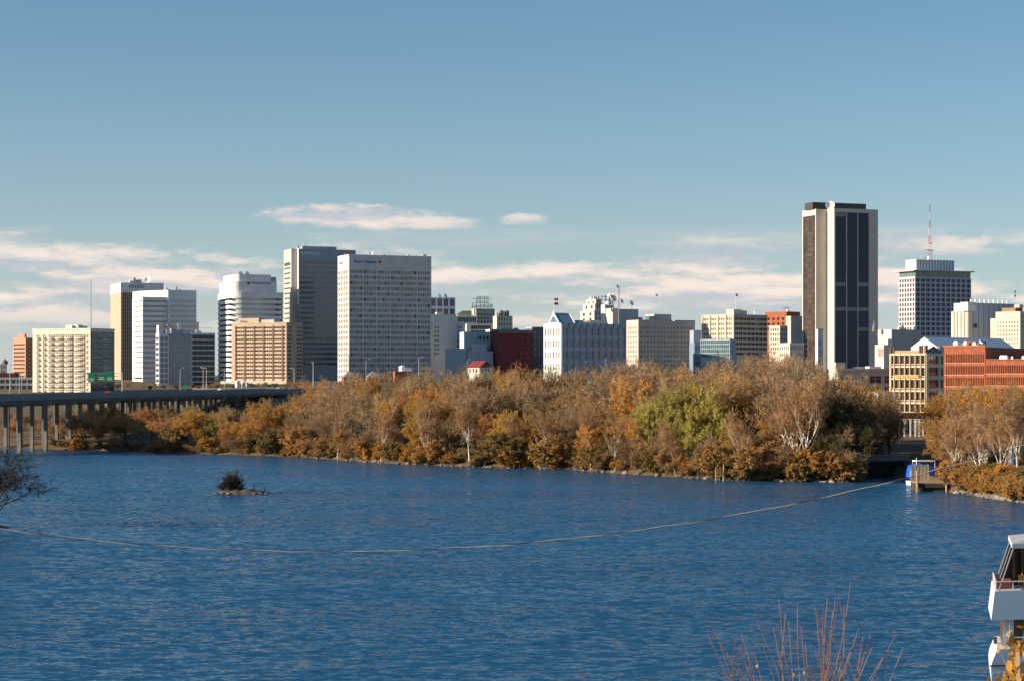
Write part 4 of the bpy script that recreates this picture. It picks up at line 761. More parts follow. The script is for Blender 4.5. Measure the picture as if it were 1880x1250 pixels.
def on_bridge(x, y): return Vector((BA.x + math.cos(BANG) * x - math.sin(BANG) * y, BA.y + math.sin(BANG) * x + math.cos(BANG) * y, BZ))
def lamp_proto(h=11.):
    r = empty('street_lamp', (0, 0, 0), 0, 'tall grey street lamp along the highway', 'street lamp', 'street lamps along the highway')
    MB().tube((0, 0, -1), (0, 0, h), .17, .1, 7).build('pole', M_steel, r); MB().tube((0, 0, h), (1.7, 0, h + .5), .08, n=5).build('arm', M_steel, r)
    MB().lathe((1.9, 0, h + .35), [(.05, .28), (.3, .2), (.38, 0), (.25, -.12), (0, -.14)], 8).build('lamp_head', M_wpaint, r); return r
def lamps():
    p = lamp_proto(); first = True
    spots = [P(18, 722, 735), P(35.5, 722, 780), P(331, 716, 960), P(373, 714, 985), P(379, 714, 1000), P(412, 712, 1060), P(478, 712, 1090)]
    for q in [P(575, 704, 1000), P(672, 698, 1010), P(769, 694, 1010), P(858, 700, 980), P(447, 715, 1150), P(540, 712, 1130)]: spots.append(q)
    for q in spots:
        o = p if first else copy_tree(p); first = False; o.location = (q.x, q.y, q.z - .5 if q.y < 1120 else q.z); o.rotation_euler = (0, 0, (q.x * 13) % 3)
        if q.x > -110: MB().tube((0, 0, -12), (0, 0, -1), .17, n=7).build('lower_pole', M_steel, o)
lamps()
def sign_gantry():
    c = P(188, 718, 900); r = empty('sign_gantry', (c.x, c.y, BZ - .3), R(4), 'overhead gantry carrying green highway signs above the bridge', 'road sign')
    MB().tube((-9, 0, 0), (-9, 0, 9), .22, n=8).build('post', M_steel, r); MB().tube((9, 0, 0), (9, 0, 9), .22, n=8).build('post', M_steel, r)
    t = MB()
    for z in (7.2, 8.6): t.tube((-9, 0, z), (9, 0, z), .1, n=5)
    for k in range(12): t.tube((-9 + 1.5 * k, 0, 7.2 + 1.4 * (k % 2)), (-7.5 + 1.5 * k, 0, 8.6 - 1.4 * (k % 2)), .06, n=4)
    t.build('truss', M_steel, r)
    for x, w, z0, z1 in ((-4.9, 3.0, 4.4, 8.9), (-.4, 3.6, 5.0, 8.6), (3.4, 3.6, 4.8, 9.4)):
        p = MB().box(x - w / 2, x + w / 2, -.35, -.2, z0, z1).build('sign_panel', M_green, r)
        m = MB().box(x - w * .36, x + w * .36, -.37, -.352, z0 + .8, z0 + 1.05).box(x - w * .3, x + w * .3, -.37, -.352, z0 + 1.6, z0 + 1.85)
        for s_ in ((-.2, .2) if w > 3.2 else (0,)): m.lathe((x + s_ * w, -.36, z1 - 1), [(0, 0), (.5, .0)], 10)
        o = m.build('sign_legend', M_wpaint, p)
    q = P(340, 716, 960); s = empty('exit_sign', (q.x, q.y, q.z), 0, 'small green roadside exit sign on the bridge', 'road sign'); MB().tube((0, 0, -.6), (0, 0, 2), .08, n=5).build('post', M_steel, s); MB().box(-1.2, 1.2, -.12, -.05, 1, 2.8).build('sign_panel', M_green, s)
sign_gantry()
def car(loc, rz, col, label):
    r = empty('car', loc, rz, label, 'car', 'cars on the highway bridge')
    b = MB(); sec = [(-2.2, .45, .75), (-2.1, .35, .95), (-1.5, .3, 1.0), (-.9, .3, 1.45), (.6, .3, 1.45), (1.3, .3, 1.0), (2.1, .35, .85), (2.2, .45, .7)]
    for (x0, a0, h0), (x1, a1, h1) in zip(sec, sec[1:]):
        b.quad((x0, -.85, a0), (x1, -.85, a1), (x1, -.8, h1), (x0, -.8, h0)); b.quad((x0, .85, a0), (x1, .85, a1), (x1, .8, h1), (x0, .8, h0)); b.quad((x0, -.8, h0), (x1, -.8, h1), (x1, .8, h1), (x0, .8, h0))
    b.build('body', mat('car_' + col, {'white': (.7, .7, .7), 'dark': (.03, .03, .04), 'red': (.35, .03, .02), 'silver': (.4, .41, .42)}[col], .3, .03), r)
    MB().quad((-1.0, -.84, 1.0), (1.0, -.84, 1.0), (.5, -.82, 1.38), (-.8, -.82, 1.38)).build('side_window', G_dark, r)
    for x in (-1.35, 1.35):
        for y in (-.75, .75): MB().tube((x, y - .1, .32), (x, y + .1, .32), .32, n=10).build('wheel', M_black, r)
for i, (x, c) in enumerate(((300, 'white'), (345, 'dark'), (395, 'silver'), (245, 'dark'), (160, 'red'), (440, 'white'))):
    q = on_bridge(x, -31 if i % 2 else -12); car((q.x, q.y, BZ - .2), BANG, c, '%s car driving along the highway bridge' % c)
def lawn_and_trucks():
    for i, (px, Y, s) in enumerate(((436, 1085, 1.), (447, 1088, .9), (453, 1092, .8))):
        q = P(px, 712, Y); t = empty('storage_tank', (q.x, Y, ground(q.x, Y)), 0, 'small white upright tank beside the highway near the tan hotel', 'tank', 'white tanks by the highway')
        zz = q.z - ground(q.x, Y); MB().tube((0, 0, 0), (0, 0, zz + 1), .5, n=8).build('stand', M_steel, t); MB().lathe((0, 0, zz), [(0, 0), (1.4 * s, .2), (1.4 * s, 3.6 * s), (.7 * s, 4.3 * s), (0, 4.5 * s)], 12).build('vessel', M_wpaint, t)
    q = P(470, 716, 1100); z = ground(q.x, 1120)
    lw = MB().box(q.x - 25, q.x + 35, 1112, 1165, z - 1, max(z + .5, HC - (711 - HY) / F * 1120)).build('lawn', mat('lawn_grass', (.07, .12, .04), .95, .2, .5)); tag(lw, 'raised green lawn terrace before the tan hotel', 'lawn', kind='structure')
    r = P(440, 719, 1010); mb = MB().box(-24, 30, -3, 3, 0, 2.2).box(-24, 30, -3.2, -2.9, 2.2, 3.0)
    o = mb.build('ramp_wall', wallm('ramp_concrete', (.62, .56, .48), .1), None, (r.x, r.y, r.z - 1), R(8)); tag(o, 'pale sunlit concrete ramp wall at the far end of the bridge', 'wall')
    MB().box(-20, 26, -2.4, 2.4, -14, -.01).build('ramp_base', M_grey, o)
lawn_and_trucks()

# ---------------------------------------------------------------- trees
LEAF_K = 1.5
def leafm(name, c, c2, tr=.25):
    if name in MATS: return MATS[name]
    m = mat(name, tuple(min(.8, v * LEAF_K) for v in c), .75, 0, .55, objvar=.18, col2=tuple(v * LEAF_K for v in c2), spec=.2); nt = m.node_tree; b = nt.nodes['Principled BSDF']
    src = b.inputs['Base Color'].links[0].from_socket; t = nd(nt, 'ShaderNodeBsdfTranslucent'); nt.links.new(src, t.inputs['Color'])
    mx = nd(nt, 'ShaderNodeMixShader'); mx.inputs[0].default_value = tr + .1; nt.links.new(b.outputs[0], mx.inputs[1]); nt.links.new(t.outputs[0], mx.inputs[2])
    nt.links.new(mx.outputs[0], nt.nodes['Material Output'].inputs['Surface']); return m
BARK = mat('grey_bark', (.10, .078, .058), .95, .3, 1.5, objvar=.2); BARKW = mat('pale_sycamore_bark', (.62, .57, .48), .85, .25, .9, objvar=.08); BARKD = mat('dark_bark', (.05, .038, .03), .95, .3, 1.5)
TW_G = leafm('grey_twigs', (.33, .24, .14), (.23, .165, .10)); TW_R = leafm('reddish_twigs', (.33, .21, .11), (.23, .14, .08))
LF = {'orange': leafm('orange_leaves', (.46, .235, .05), (.29, .145, .035)), 'rust': leafm('rust_leaves', (.38, .18, .06), (.26, .12, .045)), 'yellow': leafm('yellow_leaves', (.46, .26, .03), (.28, .15, .025)),
      'green': leafm('yellow_green_leaves', (.34, .31, .07), (.22, .20, .045)), 'olive': leafm('olive_leaves', (.22, .16, .05), (.13, .10, .035)), 'dark': leafm('dark_green_leaves', (.06, .06, .02), (.03, .035, .012)), 'brown': leafm('brown_leaves', (.36, .215, .075), (.24, .14, .05))}
def grow_tree(seed, h=20., spread=1., trunk_frac=.25, leaves=0, lsize=.4, stems=1, tw=1., lean=0., gravity=0., limb_n=8, bare_top=False, fork=False):
    rr = random.Random(seed); tk = MB(); cr = MB(); tips = []
    def rv(): return Vector((rr.gauss(0, 1), rr.gauss(0, 1), rr.gauss(0, 1))).normalized()
    def limb(p, d, Lh, r, lvl):
        n = (5, 5, 4, 3, 2)[min(lvl, 4)]; pts = [p]; seg = Lh / n; d = d.copy()
        for i in range(n):
            d = (d + rv() * (.10 if lvl == 0 else .20) + Vector((0, 0, .10 if lvl in (1, 2) else (.02 - gravity)))).normalized()
            p = p + d * seg; pts.append(p)
        for i in range(n):
            r0, r1 = r * (1 - .75 * i / n), r * (1 - .75 * (i + 1) / n)
            if lvl < 3: tk.tube(pts[i], pts[i + 1], r0, r1, (7, 5, 4)[lvl], cap=False)
            else: cr.tube(pts[i], pts[i + 1], max(r0, .02 * tw), max(r1, .016 * tw), 3, cap=False)
        if lvl == 4:
            tips.append(pts[-1]); tips.append(pts[1])
            for k in range(5):                        # the finest twigs, single slivers
                q = pts[rr.randint(0, 2)]; e = q + (d + rv() * .75 + Vector((0, 0, .1 - gravity))).normalized() * rr.uniform(.5, 1.15) * h / 20
                s_ = rv().cross(e - q).normalized() * .022 * tw * h / 20; cr.tri(q - s_, q + s_, e)
            return
        m = (limb_n, 6, 5, 4)[lvl]
        for k in range(m):
            t = (rr.uniform(.35, 1.) if lvl == 0 else rr.uniform(.25, 1.)) if k else 1.; j = min(int(t * n), n - 1); q = pts[j].lerp(pts[j + 1], t * n - j)
            ax = d.orthogonal().normalized(); ax.rotate(Matrix.Rotation(rr.uniform(0, 6.283) if lvl else 6.283 * k / m + rr.uniform(-.3, .3), 3, d))
            an = (rr.uniform(.45, 1.0) if lvl == 0 else rr.uniform(.35, .95)) * spread * (.35 if k == 0 else 1)
            nd_ = (d * math.cos(an) + ax * math.sin(an)).normalized()
            limb(q, nd_, Lh * ((.95, .58, .55, .55)[lvl]) * rr.uniform(.7, 1.12) * (1.15 - .35 * t if lvl == 0 else 1), r * (1 - .7 * t) * (.62 if lvl == 0 else .6) + .004, lvl + 1)
    for s in range(stems):
        d = Vector((lean + (rr.gauss(0, .35) if stems > 1 else rr.gauss(0, .05)), (rr.gauss(0, .35) if stems > 1 else rr.gauss(0, .05)), 1)).normalized()
        limb(Vector((rr.gauss(0, .25) * (stems > 1), rr.gauss(0, .25) * (stems > 1), -.4)), d, h * (.42 if stems == 1 else .36), h * .021 / stems ** .4, 0 if stems < 4 else 1)
    if leaves:
        for i in range(leaves):
            q = rr.choice(tips) + rv() * rr.uniform(0, .55) * h / 20
            if bare_top and q.z > h * .62 and rr.random() < .8: continue
            a = rv() * lsize * rr.uniform(.6, 1.3) * .5; b = rv().cross(a).normalized() * a.length * rr.uniform(.55, 1)
            cr.quad(q - a, q - b * .8, q + a, q + b * .8, 1)
    zmax = max(v[2] for v in cr.v); k = h / zmax
    for mbx in (tk, cr): mbx.v = [(x * k, y * k, z * k) for x, y, z in mbx.v]
    return tk, cr
PROTO = {}
def proto(kind, variants, **kw):
    bark, twig, leaf = kw.pop('bark', BARK), kw.pop('twig', TW_G), kw.pop('leaf', 'brown'); PROTO[kind] = []
    for v in range(variants):
        tk, cr = grow_tree(hash_(kind) + v * 17, **kw); PROTO[kind].append((tk.mesh('trunk', bark), cr.mesh('crown', [twig, LF[leaf]]), kw.get('h', 20.)))
def hash_(s): return sum((i + 1) * ord(c) for i, c in enumerate(s))
proto('bare', 4, leaves=0, tw=2.1, spread=1.0, limb_n=9)
proto('bare_red', 2, leaves=900, lsize=.26, tw=2.0, leaf='brown', twig=TW_R, spread=1.1, limb_n=9)
proto('sparse', 3, leaves=5200, lsize=.28, tw=1.8, leaf='brown', bare_top=True, limb_n=9)
proto('orange', 3, leaves=17000, lsize=.30, leaf='orange', spread=1.05, limb_n=9)
proto('rust', 2, leaves=13000, lsize=.29, leaf='rust', spread=1.1, limb_n=9)
proto('yellow', 2, leaves=14000, lsize=.30, leaf='yellow', limb_n=9)
proto('green', 2, leaves=20000, lsize=.32, leaf='green', spread=.85, limb_n=9)
proto('dark', 2, leaves=15000, lsize=.33, leaf='dark', limb_n=9)
proto('sycamore', 3, leaves=1200, lsize=.28, leaf='brown', bark=BARKW, twig=TW_R, spread=.85, limb_n=7, tw=1.6)
proto('shrub_olive', 2, h=6., leaves=11000, lsize=.17, leaf='olive', stems=5, spread=1.1)
proto('shrub_rust', 2, h=6., leaves=9000, lsize=.16, leaf='brown', twig=TW_R, stems=5, spread=1.1, tw=.9)
proto('shrub_gold', 2, h=6., leaves=10000, lsize=.17, leaf='yellow', stems=5, spread=1.1)
proto('shrub_orange', 2, h=6., leaves=10000, lsize=.17, leaf='orange', stems=5, spread=1.1)
proto('shrub_bare', 2, h=5., leaves=0, twig=leafm('dark_twigs', (.05, .04, .035), (.03, .025, .02)), bark=BARKD, stems=6, spread=1.0, tw=1.0)
LAB = {'bare': ('bare_tree', 'leafless grey brown tree on the wooded far bank', 'tree'), 'bare_red': ('bare_tree', 'nearly bare reddish twigged tree on the wooded far bank', 'tree'), 'sparse': ('autumn_tree', 'half bare brown leaved tree on the far bank', 'tree'),
       'orange': ('autumn_tree', 'full orange leaved autumn tree on the far bank', 'tree'), 'rust': ('autumn_tree', 'rust red leaved autumn tree on the far bank', 'tree'), 'yellow': ('autumn_tree', 'golden yellow leaved tree on the far bank', 'tree'),
       'green': ('leafy_tree', 'tall yellow green leafy tree on the far bank', 'tree'), 'dark': ('leafy_tree', 'dark green leafy tree by the lock', 'tree'), 'sycamore': ('sycamore_tree', 'white barked sycamore with few leaves', 'tree'),
       'shrub_olive': ('shrub', 'olive green shrub at the water edge', 'shrub'), 'shrub_rust': ('shrub', 'brown leaved shrub at the water edge', 'shrub'), 'shrub_gold': ('shrub', 'golden yellow shrub at the water edge', 'shrub'), 'shrub_orange': ('shrub', 'orange leaved shrub at the water edge', 'shrub'), 'shrub_bare': ('shrub', 'dark leafless shrub', 'shrub')}
rt = random.Random(77)
def plant(kind, x, y, h, label=None, group=None, tilt=0., zoff=0., wide=1.):
    tk, cr, h0 = rt.choice(PROTO[kind]); nm, lab, cat = LAB[kind]
    r = empty(nm, (x, y, max(ground(x, y), -.3) + zoff), rt.uniform(0, 6.283), label or lab, cat, group or ('trees on the wooded bank' if cat == 'tree' else 'shrubs along the bank'))
    k = h / h0; r.scale = (k * wide, k * wide, k)
    if tilt: r.rotation_euler = (rt.uniform(-tilt, tilt), rt.uniform(-tilt, tilt), rt.uniform(0, 6.283))
    link('trunk', tk, r); link('crown', cr, r); return r
TOP = [(-40, 762), (100, 760), (130, 752), (200, 742), (260, 752), (300, 745), (380, 748), (450, 745), (500, 735), (540, 708), (620, 686), (700, 682), (760, 680), (800, 666), (860, 672), (950, 672), (1050, 672), (1100, 664), (1180, 652), (1250, 668), (1350, 648), (1430, 636), (1490, 640), (1525, 668), (1560, 712), (1600, 728), (1650, 740)]
def where_is(px):
    return next(t for lim, t in ((330, 'beneath the highway bridge'), (560, 'before the tan hotel'), (800, 'before the broad pale slab'), (1000, 'before the dark brick block'), (1160, 'before the white bayed office'), (1290, 'before the grey punched slab'), (1420, 'before the tan ribbed office'), (1530, 'before the tallest tower'), (9999, 'beside the lock')) if px < lim)
def plant_px(kind, px, off, top=None, jit=0., **kw):
    """a tree 'off' metres behind the bank line at photo column px, as tall as the tree line there"""
    Y = 560.
    for _ in range(40): Y += .35 * (bankY((px - 940) / F * Y) + off - Y)
    x = (px - 940) / F * Y; z = HC - ((top or lerp_tab(px, TOP)) - HY) / F * Y
    h = max(2.5, (z - max(ground(x, Y), 0)) * (1 - rt.uniform(0, jit)))
    where = where_is(px)
    row = 'at the water edge' if off < 6 else 'near the shore' if off < 19 else 'inside the wood' if off < 43 else 'deep in the wood'
    if not kw.get('label'): kw['label'] = LAB[kind][1].replace(' on the wooded far bank', '').replace(' on the far bank', '').replace(' at the water edge', '').replace(' by the lock', '') + ' ' + row + ' ' + where
    return plant(kind, x, Y, h, **kw)
# tall back rows, mid rows, then the fringe at the water
px = -20
while px < 1545:
    left = px < 520
    k = rt.choices(['bare', 'bare_red', 'sparse', 'orange', 'rust', 'yellow'], [3, 2, 3, 3, 1, .6] if left else [7, 3, 3, .8, .3, .3])[0]
    plant_px(k, px, rt.uniform(45, 80), top=lerp_tab(px, TOP) - 12 + rt.uniform(0, 22), wide=rt.uniform(.8, 1.05)); px += rt.uniform(11, 19)
px = -15
while px < 1560:
    left = px < 560
    k = rt.choices(['bare', 'bare_red', 'sparse', 'orange', 'rust', 'yellow'], [2, 1, 2, 5, 1, 1] if left else [9, 3, 4, 1.5, .4, .8])[0]
    plant_px(k, px, rt.uniform(20, 42), top=lerp_tab(px, TOP) + rt.uniform(12, 48) * (1 if not left else .6), wide=1.1); px += rt.uniform(15, 24)
px = 118
while px < 1570:
    left = px < 540
    k = rt.choices(['bare', 'bare_red', 'sparse', 'orange', 'rust', 'yellow', 'green'], [1, 1, 1, 5, 1, 1.2, .3] if left else [6, 2, 4, 2.6, .5, 1.4, .4])[0]
    plant_px(k, px, rt.uniform(7, 18), top=rt.uniform(745, 800) - (15 if left else 0), wide=1.25, tilt=.12); px += rt.uniform(17, 28)
px = 100
while px < 1575:
    k = rt.choices(['shrub_olive', 'shrub_rust', 'shrub_gold', 'shrub_orange', 'bare_red', 'sparse'], [4.5, 3.5, .8, 1.6, 1.5, 1])[0]
    plant_px(k, px, rt.uniform(-.3, 4), top=rt.choice([rt.uniform(780, 815), rt.uniform(815, 848), rt.uniform(800, 840)]) + (px - 500) * .018, wide=rt.uniform(1.1, 1.7), tilt=.35); px += rt.uniform(6, 15)
# the ones that stand out
for px, off, top in ((1262, 12, 684), (1285, 14, 680), (1303, 11, 694), (1207, 9, 714), (1188, 8, 738), (1232, 10, 725), (1268, 7, 735)): plant_px('green', px, off, top, wide=.8)
for px, off, top in ((790, 14, 722), (800, 16, 730), (1310, 8, 800), (765, 10, 775)): plant_px('yellow', px, off, top)
for px, off, top in ((770, 30, 700), (790, 34, 698), (300, 10, 765), (360, 10, 765), (420, 9, 765), (455, 9, 768)): plant_px('orange', px, off, top, wide=1.2)
for px, off, top in ((862, 2, 725), (1463, 6, 650), (1478, 5, 664), (1440, 5, 690), (786, 2, 715), (700, 2, 750), (1085, 2, 735), (1130, 3, 745), (955, 2, 755), (1010, 3, 748), (620, 2, 760), (1240, 3, 760), (1370, 3, 740)): plant_px('sycamore', px, off, top, wide=.8)
for px, off, top in ((1525, 12, 705), (1545, 16, 720), (1500, 10, 745), (1560, 8, 760), (1575, 12, 735), (1590, 20, 740), (1535, 5, 790)): plant_px('dark', px, off, top, wide=1.2)
plant_px('yellow', 1622, 120, 752); plant_px('yellow', 1608, 110, 760); plant_px('rust', 1424, 4, 828, wide=.8)
for px in (1575, 1592, 1606, 1618): plant_px('bare', px, rt.uniform(120, 150), 712 + (px - 1575) * .4)
# right bank: thicket climbing away from the dock, pale sycamores in it
SHK = {'shrub_rust': 'tangled brown leaved shrub', 'shrub_olive': 'olive green shrub', 'shrub_orange': 'orange leaved shrub', 'shrub_gold': 'golden yellow shrub'}
for i in range(150):
    px = rt.uniform(1734, 1905); Y = 400.
    off = rt.uniform(1.2, 45) if i > 34 else rt.uniform(1.2, 5)
    for _ in range(40): Y += .3 * (bankY(max(94.3, (px - 940) / F * Y)) + off - Y)
    x = (px - 940) / F * Y
    if x < 95: continue
    k_ = rt.choices(['shrub_rust', 'shrub_olive', 'shrub_orange', 'shrub_gold'], [4, 2, 3, .8])[0]
    plant(k_, x, Y, rt.uniform(3.2, 5.8), None, 'shrubs on the right bank', wide=1.35)['label'] = SHK[k_] + (' on the right bank close to the dock' if px < 1790 else ' on the right bank around the white cabinet') + (' at the water' if off < 6 else '')
for px, Y, top, k in ((1752, 428, 718, 'sycamore'), (1762, 430, 735, 'sycamore'), (1798, 418, 735, 'sycamore'), (1814, 425, 712, 'sycamore'), (1838, 412, 705, 'sycamore'), (1868, 410, 690, 'sycamore'), (1779, 432, 745, 'sycamore')):
    x = (px - 940) / F * Y; plant(k, x, Y, HC - (top - HY) / F * Y - ground(x, Y), 'white barked sycamore in the right bank thicket ' + ('beside the dock' if px < 1790 else 'before the taller brick block' if px < 1825 else 'before the lower brick wing'), 'sycamores on the right bank', wide=.75)
for i in range(40):
    Y = rt.uniform(445, 560); px = rt.uniform(1738, 1910) if i < 30 else rt.uniform(1560, 1650); x = (px - 940) / F * Y
    if i >= 30: Y = rt.uniform(500, 590); x = (px - 940) / F * Y
    k_ = rt.choice(['bare_red', 'sparse', 'orange', 'orange', 'sparse', 'yellow']); kd = LAB[k_][1].split(' on the')[0]
    plant(k_, x, Y, max(4, HC - (rt.uniform(690, 770) - HY) / F * Y - ground(x, Y)), kd + ' behind the right bank thicket ' + ('before the taller brick block' if px < 1810 else 'before the lower brick wing') if i < 30 else kd + ' on the slope above the lock', 'trees behind the right bank' if i < 30 else 'trees above the lock')
for i in range(26):                          # street trees in front of the far buildings
    px = rt.uniform(560, 1500); Y = rt.uniform(800, 1000); x = (px - 940) / F * Y
    plant('bare', x, Y, max(5, HC - (lerp_tab(px, TOP) + rt.uniform(2, 12) - HY) / F * Y - ground(x, Y)), 'leafless tree standing among the low houses behind the bank', 'trees behind the wooded bank')

# ---------------------------------------------------------------- shore: rocks, logs, posts
def rock_mesh(seed):
    bm = bmesh.new(); bmesh.ops.create_icosphere(bm, subdivisions=2, radius=1)
    for v in bm.verts: v.co *= 1 + .45 * noise.noise(v.co * 1.3 + Vector((seed * 7, 0, 0))); v.co.z *= .6
    me = bpy.data.meshes.new('rock'); bm.to_mesh(me); bm.free(); me.materials.append(M_rock); return me
RK = [rock_mesh(i) for i in range(5)]
def rocks():
    for i in range(135):
        px = rt.uniform(560, 1570) if i < 95 else rt.uniform(1735, 1895); Y = 500.
        off = rt.uniform(-.6, 1.6)
        for _ in range(40): Y += .3 * (bankY((px - 940) / F * Y if i < 95 else max(94.3, (px - 940) / F * Y)) + off - Y)
        x = (px - 940) / F * Y
        if i >= 95 and x < 94.5: continue
        o = link('rock', rt.choice(RK), None, (x, Y, max(0, ground(x, Y)) + .05), rt.uniform(0, 6)); k = rt.uniform(.25, .8) * (1.4 if rt.random() < .12 else 1); o.scale = (k * 1.3, k, k)
        tag(o, 'pale boulder at the foot of the wooded bank ' + where_is(px) if i < 95 else 'pale boulder at the foot of the right bank thicket', 'rock', 'rocks along the wooded shore' if i < 95 else 'rocks along the right bank')
    for i in range(15):
        px = rt.uniform(620, 1480); Y = 520.
        for _ in range(12): Y = bankY((px - 940) / F * Y) + rt.uniform(-.4, 1)
        x = (px - 940) / F * Y; mb = MB(); p = Vector((0, 0, .25)); a = rt.uniform(-.5, .5); L_ = rt.uniform(4, 11); n = 5
        for k in range(n):
            q = p + Vector((L_ / n * math.cos(a), L_ / n * math.sin(a) * .5, rt.uniform(-.05, .22))); mb.tube(p, q, .24 * (1 - k / 7), .24 * (1 - (k + 1) / 7), 6); p = q
            if k > 1: mb.tube(q, q + Vector((rt.uniform(-.6, .6), rt.uniform(-1, 0), rt.uniform(.6, 1.6))), .08, .02, 4)
        tag(mb.build('fallen_log', mat('drift_wood', (.24, .19, .14), .9, .3, 1.5, objvar=.3), None, (x, Y, max(0, ground(x, Y)))), 'weathered fallen log on the shoreline ' + where_is(px), 'log', 'fallen logs on the shore')
    for px, py in ((1314, 873), (1328, 868)):
        q = P(px, 882, 468); tag(MB().tube((0, 0, -2), (.1, 0, 25 - (py - 16 - HY) / F * 468), .22, .18, 7).build('mooring_post', M_wood, None, (q.x, q.y, 0)), 'weathered mooring post standing in the water below the golden shrubs', 'post', 'mooring posts')
rocks()
def islet(name, cx, cy, rx, ry, h, label):
    mb = MB(); n, m = 40, 8
    for j in range(m + 1):
        for i in range(n):
            t = 6.2832 * i / n; r = 1 - j / m; x, y = rx * r * math.cos(t), ry * r * math.sin(t)
            mb.v.append((x, y, -.5 + (h + .5) * (1 - r ** 2.2) * (.95 + .6 * abs(noise.noise((x * .3 + cx, y * .3, 2)))) + .12 * noise.noise((x * 1.4, y * 1.4, 5))))
    for j in range(m):
        for i in range(n): mb.f.append((j * n + i, j * n + (i + 1) % n, (j + 1) * n + (i + 1) % n, (j + 1) * n + i)); mb.m.append(0)
    return tag(mb.build(name, mat('muddy_rock', (.13, .10, .075), .9, .0, .9, .6, 3, col2=(.04, .035, .03)), None, (cx, cy, 0)), label, 'island', kind='structure')
c = P(447, 906, 417); islet('islet', c.x, c.y, 6.8, 2.8, 1.1, 'low muddy islet in the river')
for dx, h in ((-3.6, 3.2), (-2.6, 5.2), (-4.4, 2.2), (-1.8, 3.4)): plant('shrub_bare', c.x + dx, c.y, h, 'dark leafless bush growing on the muddy islet', 'bushes on the islet', zoff=.75, wide=1.15)
def stump(x, y, z, h, label):
    o = MB().tube((0, 0, -.3), (.05, 0, h * .55), .12, .09, 6).tube((.05, 0, h * .5), (-.25, 0, h), .06, .03, 5).tube((.05, 0, h * .5), (.35, .1, h * .95), .06, .03, 5).build('dead_stump', BARKD, None, (x, y, z)); tag(o, label, 'stump')
stump(c.x + 2.2, c.y, .7, 1.7, 'forked dead stump on the muddy islet'); stump(c.x + 4.5, c.y, .5, .9, 'small dead stub near the tip of the muddy islet')
for i in range(9):
    o = link('rock', RK[i % 5], None, (c.x - 5.6 + i * 1.35, c.y - 1.6 + .3 * math.sin(i * 2.), .15), i); o.scale = (.6, .5, .4); tag(o, 'flat dark rock at the edge of the muddy islet', 'rock', 'rocks of the islet')
# the near tree at the left edge, on its own mudbank
c = P(-26, 968, 322); islet('mudbank', c.x - 2, c.y, 7, 5, .8, 'mudbank at the left edge of the river')
proto('dark_bare', 1, h=16., leaves=1100, lsize=.30, leaf='dark', bark=BARKD, twig=leafm('dark_twigs', (.05, .04, .035), (.03, .025, .02)), spread=1.25, limb_n=9, tw=1.3, gravity=.03); LAB['dark_bare'] = ('riverside_tree', 'dark nearly bare tree reaching over the water at the left', 'tree')
o = plant('dark_bare', c.x + .5, c.y + 2, 14.5, zoff=.6, wide=1.5, group='near trees'); o.rotation_euler = (0, .22, 1.3)
plant('dark', c.x + 1.6, c.y - 1, 5.0, 'dark ivy covered stump in the water at the left edge', 'near stumps', zoff=.2, wide=.45)

# ---------------------------------------------------------------- lock, trestle, dock, moored boat
def lock():
    r = empty('canal_lock', (89, 484, 0), 0, 'dark concrete canal lock with gate closing the inlet beside the dock', 'lock'); dk = mat('wet_concrete', (.045, .045, .045), .8, .4, .6)
    MB().box(-22, -5, -6, 3, -2, 4.2).build('lock_wall', dk, r); MB().box(6.2, 9, -8, 6, -2, 4.4).build('lock_wall', dk, r)
    for k in range(7): MB().box(-4.9 + k * 1.55, -3.45 + k * 1.55, 0, .5, -2, 4.0).build('gate_plank', mat('tarred_timber', (.022, .020, .018), .7, .3, 1), r)
    MB().box(-5, 6.2, -.6, -.01, 3.5, 4.3).build('gate_beam', dk, r)
    f = empty('lock_railing', (89, 480, 4.2), 0, 'pale blue white picket railing along the top of the lock', 'railing'); m = mat('rail_paint', (.42, .48, .52), .5, .15, 2)
    for k in range(66): MB().box(-.05, .05, -.04, .04, 0, 1.5).build('picket', m, f, (-21.5 + k * .45, 0, 0)) if k < 2 else link('picket', f.children[0].data, f, (-21.5 + k * .45, 0, 0))
    for z in (.5, 1.45): MB().box(-22, 8.6, -.09, -.045, z, z + .1).build('rail', m, f)
    q = P(1581, 835, 478); o = empty('lock_light', (q.x, 478, 4.2), 0, 'small white box light on a post left of the lock railing', 'light'); MB().tube((0, 0, 0), (0, 0, 1.6), .06, n=5).build('post', M_steel, o); MB().box(-.35, .35, -.2, .2, 1.6, 2.1).build('head', M_wpaint, o)
lock()
